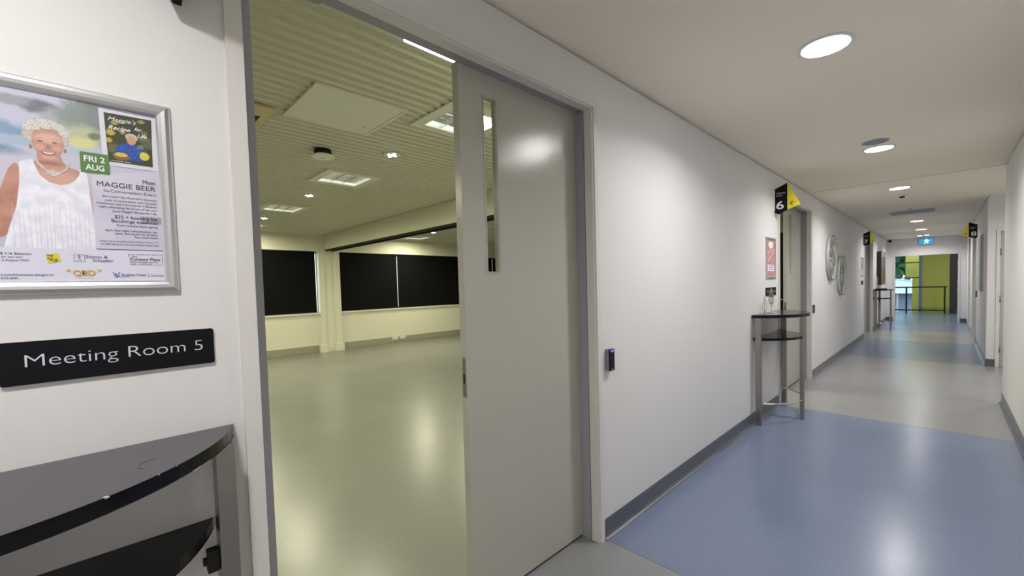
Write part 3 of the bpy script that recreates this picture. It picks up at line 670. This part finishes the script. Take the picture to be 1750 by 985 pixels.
plate(-.139, .216, 1.247, 1.335, 'Meeting Room 5', 'black name plate reading Meeting Room 5')
plate(5.02, 5.40, 1.247, 1.335, 'Meeting Room 6', 'black name plate on the wall behind the gold leaf ornament')
plate(12.25, 12.60, 1.247, 1.335, 'Meeting Room 7', 'small dark name plate below the far left wall poster')

# ============================================================ POSTERS
def snap_frame(y0, y1, z0, z1, label, w=.0275, d=.013):
    t = thing('poster_frame', label, 'poster', (0, (y0+y1)/2, (z0+z1)/2))
    prof = [(0, 0), (0, .006), (.004, .0105), (.011, d), (.018, .012), (.0245, .009), (w, .006), (w, 0)]
    def rail(p, q, inn):   # p,q outer corners, inn inward unit vectors at both ends (mitred)
        bm = bmesh.new(); A = []; B = []
        for u, h in prof:
            A.append(bm.verts.new((h, p[0]+inn[0][0]*u, p[1]+inn[0][1]*u))); B.append(bm.verts.new((h, q[0]+inn[1][0]*u, q[1]+inn[1][1]*u)))
        n = len(prof); bm.faces.new(A); bm.faces.new(B[::-1])
        for i in range(n): bm.faces.new((A[i], A[(i+1) % n], B[(i+1) % n], B[i]))
        link('frame_rail', bm, ALU, t)
    rail((y0, z1), (y1, z1), ((1, -1), (-1, -1))); rail((y0, z0), (y1, z0), ((1, 1), (-1, 1)))
    rail((y0, z0), (y0, z1), ((1, 1), (1, -1))); rail((y1, z0), (y1, z1), ((-1, 1), (-1, -1)))
    return t, (y0+w, y1-w, z0+w, z1-w)
ps, (a, b, c, d) = snap_frame(-.201, .1535, 1.430, 1.8725, 'large aluminium framed event poster of a smiling woman above the Meeting Room 5 plate')
def flat(name, pts, x, m, parent):
    bm = bmesh.new(); bm.faces.new([bm.verts.new((x, u, v)) for u, v in pts]); return link(name, bm, m, parent)
def smooth_closed(pts, it=2):
    for _ in range(it):
        q = []
        for i in range(len(pts)):
            p0, p1 = pts[i], pts[(i+1) % len(pts)]
            q += [(p0[0]*.75+p1[0]*.25, p0[1]*.75+p1[1]*.25), (p0[0]*.25+p1[0]*.75, p0[1]*.25+p1[1]*.75)]
        pts = q
    return pts
def ell(cy_, cz_, ry, rz, n=24, jit=0):
    return [(cy_+ry*(1+random.uniform(-jit, jit))*math.cos(2*math.pi*k/n), cz_+rz*(1+random.uniform(-jit, jit))*math.sin(2*math.pi*k/n)) for k in range(n)]
def pm(name, col, col2=None, sc=40, rough=.45):
    m = mat(name, col, rough)
    if col2:
        t = m.node_tree; n = t.nodes.new('ShaderNodeTexNoise'); n.inputs['Scale'].default_value = sc; n.inputs['Detail'].default_value = 3
        tc = t.nodes.new('ShaderNodeTexCoord'); t.links.new(tc.outputs['Object'], n.inputs['Vector'])
        r = t.nodes.new('ShaderNodeMapRange'); r.inputs[1].default_value = .38; r.inputs[2].default_value = .62; t.links.new(n.outputs[0], r.inputs[0])
        x = t.nodes.new('ShaderNodeMix'); x.data_type = 'RGBA'; t.links.new(r.outputs[0], x.inputs[0]); x.inputs[6].default_value = (*col, 1); x.inputs[7].default_value = (*col2, 1)
        t.links.new(x.outputs[2], t.nodes['Principled BSDF'].inputs['Base Color'])
    return m
def painted(name, base, blobs, org, nscale=60, namp=.5, soft=.35, rough=.45):
    """flat print: soft coloured patches (cy, cz, ry, rz, colour) over a base colour"""
    m = mat(name, base, rough); t = m.node_tree; L = t.links.new; tc = t.nodes.new('ShaderNodeTexCoord')
    n = t.nodes.new('ShaderNodeTexNoise'); n.inputs['Scale'].default_value = nscale; n.inputs['Detail'].default_value = 4; L(tc.outputs['Object'], n.inputs['Vector'])
    cur = None
    for cy_, cz_, ry, rz, cc in blobs:
        s1 = t.nodes.new('ShaderNodeVectorMath'); s1.operation = 'SUBTRACT'; L(tc.outputs['Object'], s1.inputs[0]); s1.inputs[1].default_value = (0, cy_-org[0], cz_-org[1])
        s2 = t.nodes.new('ShaderNodeVectorMath'); s2.operation = 'MULTIPLY'; L(s1.outputs[0], s2.inputs[0]); s2.inputs[1].default_value = (0, 1/ry, 1/rz)
        s3 = t.nodes.new('ShaderNodeVectorMath'); s3.operation = 'LENGTH'; L(s2.outputs[0], s3.inputs[0])
        ad = t.nodes.new('ShaderNodeMath'); ad.operation = 'MULTIPLY_ADD'; L(n.outputs[0], ad.inputs[0]); ad.inputs[1].default_value = namp*2; L(s3.outputs['Value'], ad.inputs[2])
        mr = t.nodes.new('ShaderNodeMapRange'); mr.interpolation_type = 'SMOOTHSTEP'; L(ad.outputs[0], mr.inputs[0]); mr.inputs[1].default_value = 1+namp-soft; mr.inputs[2].default_value = 1+namp+soft; mr.inputs[3].default_value = 1; mr.inputs[4].default_value = 0
        x = t.nodes.new('ShaderNodeMix'); x.data_type = 'RGBA'; L(mr.outputs[0], x.inputs[0]); x.inputs[7].default_value = (*cc, 1)
        if cur is None: x.inputs[6].default_value = (*base, 1)
        else: L(cur, x.inputs[6])
        cur = x.outputs[2]
    L(cur, t.nodes['Principled BSDF'].inputs['Base Color']); return m
ORG = (ps.location.y, ps.location.z)
sheet = box('print_sheet', (.001, a, c), (.0042, b, d), mat('poster_paper', (.68, .67, .80), .35), ps)
X = .0044
def lay(name, pts, m, k): return flat(name, pts, X+k*.00006, m, sheet)
Zb = 1.526   # bottom of the photograph part
lay('photo_background', [(a, Zb), (b, Zb), (b, d), (a, d)], painted('ph_background', (.50, .51, .64), [
    (-.05, 1.90, .20, .05, (.60, .60, .70)), (-.06, 1.818, .034, .014, (.16, .17, .20)), (-.10, 1.822, .03, .010, (.30, .31, .35)), (-.03, 1.80, .03, .02, (.38, .40, .42)),
    (.03, 1.835, .045, .028, (.17, .20, .20)), (.0, 1.81, .035, .03, (.24, .28, .26)), (.06, 1.80, .06, .05, (.22, .25, .25)), (.11, 1.845, .05, .02, (.20, .21, .26)), (.005, 1.772, .028, .022, (.46, .48, .30)),
    (.0, 1.756, .022, .012, (.62, .60, .28)), (.02, 1.775, .01, .008, (.16, .20, .12)), (-.12, 1.755, .045, .022, (.22, .32, .46)), (-.10, 1.742, .05, .010, (.36, .46, .58)), (-.135, 1.72, .05, .012, (.16, .25, .40)),
    (-.0, 1.735, .03, .008, (.42, .50, .58)), (.0, 1.65, .35, .065, (.54, .52, .60)), (-.14, 1.62, .03, .03, (.30, .30, .36)), (-.15, 1.57, .03, .02, (.16, .16, .18))], ORG, 70, .45, .4), 0)
SKIN = painted('ph_skin', (.50, .27, .21), [(-.05, 1.755, .018, .010, (.66, .42, .34)), (-.063, 1.735, .007, .006, (.64, .34, .28)), (-.038, 1.736, .007, .006, (.64, .34, .28)), (-.050, 1.716, .010, .004, (.60, .36, .29)),
    (-.04, 1.672, .03, .02, (.60, .35, .28)), (-.05, 1.704, .02, .004, (.36, .17, .12))], ORG, 90, .2, .5); HAIR = pm('ph_hair', (.60, .55, .50), (.44, .40, .37), 300); DRESS = pm('ph_dress', (.82, .82, .90), (.70, .70, .80), 55)
lay('arm', smooth_closed([(-.0926, 1.6995), (-.105, 1.692), (-.115, 1.66), (-.125, 1.62), (-.14, 1.585), (-.1366, 1.5477), (-.119, 1.5438), (-.100, 1.58), (-.09, 1.63)]), pm('ph_arm', (.42, .20, .14), (.50, .27, .20), 40), 6)
lay('arm', smooth_closed([(-.003, 1.695), (.006, 1.685), (.012, 1.65), (.022, 1.61), (.034, 1.57), (.030, 1.545), (.012, 1.555), (.0, 1.62)]), pm('ph_arm_right', (.50, .38, .40), (.56, .45, .47), 40), 6)
lay('neck', smooth_closed([(-.0666, 1.73), (-.0346, 1.73), (-.030, 1.702), (-.0007, 1.6935), (-.012, 1.655), (-.0375, 1.650), (-.062, 1.655), (-.080, 1.6938), (-.070, 1.705)]), SKIN, 7)
lay('dress', [(-.0926, 1.6995), (-.083, 1.706), (-.0738, 1.708), (-.071, 1.695), (-.0647, 1.6768), (-.052, 1.664), (-.0375, 1.6603), (-.025, 1.664), (-.0149, 1.6726), (-.008, 1.685), (-.0053, 1.6995), (.0035, 1.692), (.0055, 1.6765), (.0071, 1.6382), (.0115, 1.58), (.0129, Zb), (-.1205, Zb), (-.1121, 1.5642), (-.1000, 1.6103), (-.094, 1.66)], DRESS, 8)
bm = bmesh.new(); random.seed(3)
for k in range(16):
    u = -.105+k*.0072+random.uniform(-.0015, .0015); u2 = u+random.uniform(-.002, .002); v1 = random.uniform(1.60, 1.645)
    bm.faces.new([bm.verts.new((X+.00052+k*.000002, p, q)) for p, q in ((u2-.0008, Zb), (u2+.0009, Zb), (u+.0003, v1), (u, v1))])
link('dress_fold', bm, pm('ph_fold', (.62, .62, .73)), sheet)
lay('hair', smooth_closed([(-.086, 1.765), (-.082, 1.782), (-.072, 1.791), (-.0525, 1.796), (-.034, 1.792), (-.023, 1.779), (-.019, 1.763), (-.021, 1.748), (-.028, 1.742), (-.045, 1.74), (-.07, 1.742), (-.08, 1.745), (-.087, 1.752)]), HAIR, 9)
lay('face', smooth_closed([(-.0735, 1.752), (-.071, 1.767), (-.060, 1.776), (-.042, 1.776), (-.031, 1.768), (-.0275, 1.75), (-.030, 1.732), (-.037, 1.718), (-.047, 1.711), (-.057, 1.712), (-.067, 1.722), (-.0735, 1.738)]), SKIN, 10)
random.seed(8); ci = 0; CURL = pm('ph_curl', (.74, .71, .67), (.46, .42, .39), 420)
for (u, v, r) in ((-.078, 1.774, .009), (-.07, 1.783, .009), (-.058, 1.787, .009), (-.046, 1.786, .010), (-.034, 1.781, .009), (-.026, 1.77, .008), (-.052, 1.779, .008), (-.066, 1.775, .007)):
    ci += 1; lay('curl', ell(u, v, r, r*.75, 14, .2), CURL, 11+.15*ci)
for u in (-.0615, -.041): lay('eye', ell(u, 1.7475, .0042, .0012, 10), pm('ph_eye', (.10, .06, .05)), 12); lay('eye_crease', [(u-.005, 1.7448), (u, 1.7440), (u+.005, 1.7450), (u, 1.7445)], pm('ph_crease', (.36, .18, .13)), 12); lay('eyebrow', [(u-.006, 1.7525), (u, 1.7548), (u+.006, 1.753), (u, 1.7538)], pm('ph_brow', (.28, .17, .13)), 12)
lay('nose', smooth_closed([(-.052, 1.745), (-.0550, 1.7345), (-.0505, 1.7325), (-.0460, 1.7345)]), pm('ph_nose', (.40, .19, .14)), 12)
lay('mouth', smooth_closed([(-.0625, 1.7275), (-.0505, 1.7255), (-.039, 1.729), (-.043, 1.7215), (-.051, 1.719), (-.059, 1.7215)]), pm('ph_lips', (.34, .08, .07)), 12)
lay('teeth', smooth_closed([(-.0600, 1.7268), (-.0505, 1.7250), (-.041, 1.728), (-.045, 1.7232), (-.051, 1.7222), (-.057, 1.7232)]), pm('ph_teeth', (.75, .72, .70)), 13)
for u in (-.0755, -.0265): lay('earring', ell(u, 1.7335, .002, .0042, 10), pm('ph_amber', (.40, .15, .05)), 13)
bm = bmesh.new()
P = [(-.07, 1.720), (-.068, 1.704), (-.058, 1.690), (-.047, 1.684), (-.036, 1.686), (-.026, 1.695), (-.022, 1.712)]
for i_, ((p, q), (r, s)) in enumerate(zip(P, P[1:])):
    dx, dy = r-p, s-q; l = math.hypot(dx, dy); nx, ny = -dy/l*.0016, dx/l*.0016
    bm.faces.new([bm.verts.new((X+.00082+.00002*i_, *w)) for w in ((p+nx, q+ny), (r+nx, s+ny), (r-nx, s-ny), (p-nx, q-ny))])
for i_, (u, v) in enumerate(((-.052, 1.684), (-.046, 1.681), (-.040, 1.684), (-.047, 1.687))): bm.faces.new([bm.verts.new((X+.00097+i_*.00005, p, q)) for p, q in ell(u, v, .005, .0035, 12)])
link('necklace', bm, pm('ph_cord', (.66, .60, .58), (.50, .44, .43), 300), sheet)
lay('text_panel', [(.0110, 1.529), (b, 1.529), (b, 1.716), (.0110, 1.690)], pm('ph_panel', (.56, .53, .66), (.60, .58, .70), 15), 9)
lay('text_panel_shade', [(.090, 1.590), (b, 1.590), (b, 1.607), (.090, 1.607)], pm('ph_panel_shade', (.33, .32, .40)), 10)
lay('panel_edge', [(.0110, 1.5278), (b, 1.5278), (b, 1.5292), (.0110, 1.5292)], pm('ph_edge', (.16, .17, .22)), 11)
lay('white_band', [(a, c), (b, c), (b, Zb), (a, Zb)], mat('poster_paper_band', (.68, .67, .80), .35), 6)
lay('book_border', [(.0284, 1.8395), (.1255, 1.8395), (.1262, 1.7155), (.0310, 1.7155)], pm('ph_book_white', (.66, .65, .74)), 14)
lay('book_cover', [(.0370, 1.8320), (.1180, 1.8335), (.1160, 1.7240), (.0400, 1.7240)], painted('ph_book_green', (.045, .05, .025), [(.046, 1.79, .007, .006, (.55, .42, .05)), (.043, 1.772, .005, .005, (.5, .38, .05)), (.053, 1.812, .006, .004, (.4, .33, .05)), (.066, 1.795, .005, .005, (.35, .30, .06)), (.10, 1.825, .006, .004, (.35, .30, .06)),
    (.104, 1.785, .010, .008, (.14, .17, .08)), (.11, 1.775, .012, .010, (.10, .13, .05)), (.05, 1.755, .012, .010, (.12, .13, .04))], ORG, 300, .5, .4), 15)
bs = smooth_closed([(.0473, 1.742), (.058, 1.765), (.070, 1.7715), (.080, 1.768), (.092, 1.7715), (.104, 1.762), (.112, 1.745), (.10, 1.733), (.06, 1.733)])
lay('blue_jumper', bs, pm('ph_jumper', (.02, .06, .30), (.03, .09, .42), 200), 16)
random.seed(2)
for (u, v, ry, rz, cc, k) in ((.081, 1.785, .0105, .0095, (.55, .50, .36), 17), (.0805, 1.7785, .0078, .0105, (.56, .32, .22), 18), (.062, 1.739, .015, .0085, (.22, .12, .05), 18), (.062, 1.743, .011, .005, (.62, .48, .06), 19), (.102, 1.7465, .0088, .0098, (.66, .55, .06), 19), (.096, 1.767, .006, .005, (.16, .20, .10), 17), (.046, 1.79, .005, .004, (.5, .38, .05), 17), (.104, 1.80, .006, .005, (.14, .18, .06), 16)):
    lay('cover_detail', ell(u, v, ry, rz, 18, .05), pm('ph_cover_detail', cc), k)
bm = bmesh.new()
for k in range(24):
    u, v = random.uniform(.058, .104), random.uniform(.0, 1); v = 1.737+v*.028
    if math.hypot(u-.102, v-1.7465) < .011 or math.hypot(u-.062, v-1.74) < .014: continue
    bm.faces.new([bm.verts.new((X+.00105, u+p, v+q)) for p, q in ((-.0005, 0), (0, .0005), (.0005, 0), (0, -.0005))])
link('jumper_dots', bm, WHITE, sheet)
def put(bm, s, u0, u1, v, h, k, bold=0, shear=0): put_text(bm, s, u0, u1, v, h, lambda p, q, w: (X+k*.00006, p, q), bold, shear)
bm = bmesh.new()
put(bm, "Maggie's", .0430, .0907, 1.8205, .0085, 20, 0, .35); put(bm, 'Recipe', .0425, .0800, 1.8015, .0085, 20, .012, .35); put(bm, 'for', .0870, .1010, 1.8065, .0075, 20, .012, .35); put(bm, 'Life', .0915, .1085, 1.7925, .0080, 20, .012, .35)
put(bm, 'MAGGIE BEER', .045, .078, 1.7275, .0022, 20)
link('cover_title', bm, WHITE, sheet)
lay('date_box', [(-.005, 1.7379), (.0412, 1.7379), (.0412, 1.6940), (-.005, 1.6940)], pm('ph_date_green', (.085, .20, .055)), 18)
bm = bmesh.new(); put(bm, 'FRI 2', .0008, .0341, 1.7245, .0118, 21, .02); put(bm, 'AUG', .0028, .0325, 1.7065, .0118, 21, .02); link('date_lettering', bm, WHITE, sheet)
GREENT = pm('ph_text_green', (.20, .25, .20)); TXT = pm('ph_text', (.035, .035, .06)); NAVY = pm('ph_navy', (.02, .06, .25))
TB = [('MAGGIE BEER', 0.0188, 0.1182, 1.673, 0.0108, 0), ('$25 + booking fee', 0.0445, 0.1181, 1.602, 0.007, .006), ('Bookings essential', 0.0387, 0.1181, 1.5929, 0.007, .006),
 ('6pm-7pm light refreshments, bar', 0.028, 0.118, 1.5714, 0.0044, .006), ('open, live music by Innessa', 0.0427, 0.1177, 1.5648, 0.0044, .006), ('Meet', 0.0961, 0.1184, 1.6869, 0.0094, 0),
 ("She's here! See Australia's favourite", 0.0263, 0.1184, 1.6465, 0.0046, 0), ('cook in-conversation with Caroline', 0.0303, 0.1184, 1.638, 0.0046, 0), ('Hutchinson. Join Libraries for a fabulous', 0.0165, 0.1185, 1.6307, 0.0046, 0),
 ('night celebrating the launch of her new', 0.0201, 0.1186, 1.6229, 0.0046, 0), ("book Maggie's Recipe for Life.", 0.0418, 0.1182, 1.6147, 0.0046, 0), ('Event includes book signing', 0.0473, 0.1181, 1.5833, 0.0044, 0), ('7pm event starts', 0.0761, 0.1179, 1.5581, 0.0044, 0),
 ('Supported by Sunshine Coast Libraries, Venue 114,', 0.0177, 0.1178, 1.5469, 0.0036, 0), ('and QBD Books for the Curated Plate Festival 2024', 0.0182, 0.1175, 1.54, 0.0036, 0),
 ('VENUE 114, Bokarina', -.142, -0.0847, 1.5141, 0.0042, .012), ('for 7pm start', -0.1247, -0.0964, 1.5074, 0.0038, 0), ('Friday 2 August 2024', -.141, -0.0887, 1.501, 0.0038, 0), ('library.sunshinecoast.qld.gov.au', -.1415, -0.0554, 1.4716, 0.0042, .012), ('5475 8989', -0.1274, -0.1048, 1.4644, 0.0038, 0),
 ('Simon &', -0.0062, 0.0288, 1.5107, 0.0066, 0), ('Schuster', 0.0042, 0.0378, 1.5027, 0.0066, 0), ('SUNSHINE COAST, QLD', 0.0755, 0.1119, 1.5183, 0.0024, 0), ('The', 0.0684, 0.0779, 1.5130, 0.0045, .01), ('Curated Plate', 0.0655, 0.1196, 1.5073, 0.0062, .016),
 ('FOOD & DRINK FESTIVAL', 0.0655, 0.1157, 1.5003, 0.0030, .01), ('26 JUL - 4 AUG 2024', 0.0655, 0.1041, 1.4953, 0.0030, .01), ('Sunshine Coast.', 0.0496, 0.0926, 1.4712, 0.0052, .012), ('COUNCIL', 0.0498, 0.0641, 1.467-.0005, 0.0024, 0), ('Libraries', 0.1011, 0.1239, 1.4695, 0.0044, 0)]
for s, u0, u1, v, h, bd in TB:
    bm = bmesh.new(); put(bm, s, u0, u1, v, h, 21, bd*.6); link('text_line', bm, TXT, sheet)
def ln(bm, p, q, w, k):
    dx, dy = q[0]-p[0], q[1]-p[1]; l = math.hypot(dx, dy); nx, ny = -dy/l*w/2, dx/l*w/2
    bm.faces.new([bm.verts.new((X+k*.00006, *r)) for r in ((p[0]+nx, p[1]+ny), (q[0]+nx, q[1]+ny), (q[0]-nx, q[1]-ny), (p[0]-nx, p[1]-ny))])
bm = bmesh.new()
for p, q in (((-.0240, 1.5145), (-.0078, 1.5145)), ((-.0078, 1.5145), (-.0078, 1.4998)), ((-.0078, 1.4998), (-.0240, 1.4998)), ((-.0240, 1.4998), (-.0240, 1.5145)), ((-.017, 1.5115), (-.015, 1.506)), ((-.015, 1.506), (-.019, 1.501)), ((-.015, 1.506), (-.012, 1.501)), ((-.016, 1.509), (-.020, 1.507)), ((-.016, 1.509), (-.011, 1.5125))): ln(bm, p, q, .0006, 21)
bm.faces.new([bm.verts.new((X+.0013, p, q)) for p, q in ell(-.0165, 1.5125, .0012, .0012, 10)]); tag(link('line_logo', bm, TXT, sheet), kind='stuff')
bm = bmesh.new()
for p, q in (((.0635, 1.5183), (.074, 1.5183)), ((.0635, 1.5183), (.0635, 1.513)), ((.1135, 1.5183), (.1235, 1.5183)), ((.1235, 1.5183), (.1235, 1.4945)), ((.1235, 1.4945), (.106, 1.4945)), ((.0968, 1.4745), (.0968, 1.4648))): ln(bm, p, q, .0006, 21)
tag(link('line_border', bm, TXT, sheet), kind='stuff')
bm = bmesh.new(); put(bm, 'In-Conversation Event', 0.0293, 0.1189, 1.6592, 0.0064, 21, .012); link('green_print', bm, GREENT, sheet)
lay('venue_logo', [(-.0658, 1.5126), (-.0470, 1.5170), (-.0432, 1.5000), (-.0615, 1.4950)], pm('ph_venue', (.72, .58, .03)), 18)
bm = bmesh.new(); cr = lambda p, q, w: (X+.0013, -.0545+(p+.0545)*math.cos(-.28)-(q-1.506)*math.sin(-.28)*1, 1.506+(p+.0545)*math.sin(-.28)+(q-1.506)*math.cos(-.28))
put_text(bm, 'VE', -.0655, -.0555, 1.5098, .0048, cr, .02); put_text(bm, 'NUE', -.0620, -.0465, 1.5030, .0052, cr, .02); put_text(bm, '114', -.055, -.048, 1.4985, .0020, cr); link('venue_lettering', bm, TXT, sheet)
bm = bmesh.new(); put(bm, 'QBD', -.0272, .0080, 1.4751, .0108, 21, .035); put(bm, '\u201c', -.0365, -.0300, 1.4765, .011, 21, .03); put(bm, '\u201d', .0110, .0174, 1.4765, .011, 21, .03); put(bm, 'The Bookshop', -.0235, .0055, 1.4646, .0024, 21); link('gold_logo', bm, pm('ph_gold', (.60, .36, .07)), sheet)
bm = bmesh.new(); ln(bm, (-.0115, 1.4705), (-.0115, 1.4797), .0022, 22); ln(bm, (-.0115, 1.4750), (-.007, 1.4750), .0014, 22); link('logo_b', bm, pm('ph_logo_b', (.03, .07, .06)), sheet)
bm = bmesh.new()
for p, q in (((.0355, 1.4775), (.0385, 1.4690)), ((.0385, 1.4690), (.0405, 1.4745)), ((.0405, 1.4745), (.0425, 1.4665)), ((.0425, 1.4665), (.0470, 1.4775)), ((.0375, 1.4660), (.0480, 1.4672))): ln(bm, p, q, .0012, 21)
link('swoosh_logo', bm, NAVY, sheet)
# posters by doors 6 and 7
PINK = pm('poster_pink', (.50, .16, .15), (.62, .32, .30), 45)
p6, (a, b, c, d) = snap_frame(5.03, 5.385, 1.425, 1.870, 'pink event poster in aluminium frame left of door six', .03)
s6 = box('print_sheet', (.001, a, c), (.0042, b, d), PINK, p6)
flat('title_cloud', ell((a+b)/2, d-.05, .085, .038, 20, .12), .0048, WHITE, s6)
flat('info_panel', [(a+.03, c+.055), (b-.03, c+.055), (b-.03, c+.125), (a+.03, c+.125)], .0048, WHITE, s6)
for k, (u, v) in enumerate(((.05, .26), (.2, .24), (.12, .20), (.22, .17), (.07, .17), (.26, .28), (.15, .27))): flat('paper_blob', ell(a+u, c+v, .02, .024, 12, .3), .0048, pm('blob_white', (.66, .56, .56)), s6)
bm = bmesh.new()
for k in range(3): ln2 = (a+.07, b-.07, c+.108-.018*k); bm.faces.new([bm.verts.new((.0052, p, q)) for p, q in ((ln2[0], ln2[2]), (ln2[1], ln2[2]), (ln2[1], ln2[2]+.006), (ln2[0], ln2[2]+.006))])
link('print_lines', bm, TXT, s6)
p7, (a, b, c, d) = snap_frame(12.235, 12.60, 1.425, 1.860, 'grey toned poster in aluminium frame left of door seven', .03)
s7 = box('print_sheet', (.001, a, c), (.0042, b, d), pm('poster_grey', (.35, .30, .35), (.50, .45, .50), 25), p7)
flat('info_panel', [(a+.03, c+.03), (b-.03, c+.03), (b-.03, c+.11), (a+.03, c+.11)], .0048, WHITE, s7); flat('title_block', [(a+.1, c+.21), (b-.1, c+.21), (b-.1, c+.24), (a+.1, c+.24)], .0048, DARK, s7)

# ============================================================ WALL ITEMS
def reader(y, z0, z1, label, led=True):
    t = thing('card_reader', label, 'card reader', (0, y, (z0+z1)/2)); w = .026
    box('housing', (0, y-w, z0), (.024, y+w, z1), mat('reader_side', (.22, .22, .23), .35), t, .004)
    box('face', (.0235, y-w+.001, z0+.001), (.031, y+w-.001, z1-.001), BLACK, t, .004)
    if led: box('indicator_light', (.0308, y-w+.008, z1-.016), (.0316, y+w-.008, z1-.007), mat('blue_led', (.02, .05, .6), .3, emit=(.08, .12, 1), es=1.6), t)
    box('logo', (.0308, y-.008, z0+.008), (.0314, y+.008, z0+.013), ALU, t)
reader(2.033, .938, 1.060, 'black card reader with blue light right of the near door frame')
reader(7.262, .925, 1.045, 'black card reader on the wall right of door six', False)
def rosette(y, z, r, label, seed):
    t = thing('round_wall_panel', label, 'wall art', (0, y, z), 'round leaf panels'); random.seed(seed)
    bm = bmesh.new(); lathe(bm, [(r-.012, .0), (r, .0), (r, .045), (r-.006, .047), (r-.012, .045), (r-.012, 0)], (.002, y, z), 56, 'x', False); bmesh.ops.remove_doubles(bm, verts=bm.verts, dist=1e-5); link('rim', bm, mat('rim_white', (.55, .56, .56), .35), t, True)
    bm = bmesh.new(); lathe(bm, [(r-.009, .047), (r+.001, .046), (r+.001, .049), (r-.009, .049), (r-.009, .047)], (.002, y, z), 56, 'x', False); bmesh.ops.remove_doubles(bm, verts=bm.verts, dist=1e-5); link('edge_line', bm, mat('edge_grey', (.06, .06, .06), .4), t, True)
    lathe_obj('disc', [(r-.012, 0), (r-.012, .03), (0, .03)], (.002, y, z), mat('disc_white', (.62, .63, .62), .35), t, 56, 'x')
    mats = [pm('frond_a', (.24, .36, .17)), pm('frond_b', (.40, .47, .32)), pm('frond_c', (.16, .22, .12)), pm('frond_pink', (.55, .33, .28))]
    for mi, m in enumerate(mats):
        bm = bmesh.new()
        for k in range(20 if mi < 3 else 5):
            an = random.uniform(0, 6.28); q = r*.8*math.sqrt(random.random()); cy_, cz_ = y+q*math.cos(an)*.8+.03, z+q*math.sin(an)
            l = random.uniform(.04, .10); d0 = random.uniform(0, 6.28); w = l*.28
            P = [(-l, 0), (-l*.3, w), (l*.4, w*.7), (l, 0), (l*.4, -w*.7), (-l*.3, -w)]
            P = [(cy_+p*math.cos(d0)-s*math.sin(d0), cz_+p*math.sin(d0)+s*math.cos(d0)) for p, s in P]
            if any(math.hypot(p-y, s-z) > r-.014 for p, s in P): continue
            bm.faces.new([bm.verts.new((.0325+k*.00003+mi*.001, p, s)) for p, s in P])
        link('leaf_print', bm, m, t)
rosette(8.575, 1.745, .365, 'round panel with pale green leaves, left and higher of the two', 5)
rosette(9.535, 1.462, .350, 'round panel with dark green leaves, right and lower of the two', 11)
pc = thing('wall_picture', 'deep black edged picture with brown lower part above the farthest wall table', 'picture', (0, 15.95, 1.65))
box('canvas', (0, 15.36, 1.19), (.10, 16.5, 2.105), DARK, pc)
flat('print_top', [(15.37, 1.97), (16.49, 1.97), (16.49, 2.095), (15.37, 2.095)], .1012, pm('pic_pale', (.5, .5, .52)), pc)
flat('print_middle', [(15.37, 1.56), (16.49, 1.56), (16.49, 1.97), (15.37, 1.97)], .1012, pm('pic_grey', (.12, .12, .13), (.25, .25, .27), 4), pc)
flat('print_bottom', [(15.37, 1.20), (16.49, 1.20), (16.49, 1.56), (15.37, 1.56)], .1012, pm('pic_brown', (.25, .15, .07), (.14, .08, .04), 5), pc)
nb = thing('wall_canvas', 'large grey framed canvas on the right wall before sign 8', 'picture', (XR, 11.5, 1.6))
box('frame', (XR-.016, 10.70, 1.12), (XR, 12.25, 2.09), mat('canvas_grey', (.52, .53, .53), .5), nb)
box('dark_edge', (XR-.019, 10.80, 1.12), (XR-.0162, 11.15, 2.085), pm('canvas_brown', (.06, .04, .03)), nb)
flat('print', [(11.2, 1.16), (12.2, 1.16), (12.2, 2.05), (11.2, 2.05)], XR-.0172, pm('canvas_print', (.38, .45, .42), (.58, .60, .59), 9), nb)
sb = thing('wall_switch_box', 'small grey switch box on the right wall beyond the grey canvas', 'switch', (XR, 12.45, 1.03))
box('housing', (XR-.03, 12.40, .96), (XR, 12.50, 1.09), mat('switch_grey', (.2, .2, .2), .5), sb, .003); box('button', (XR-.034, 12.43, 1.0), (XR-.03, 12.47, 1.05), PWHITE, sb)
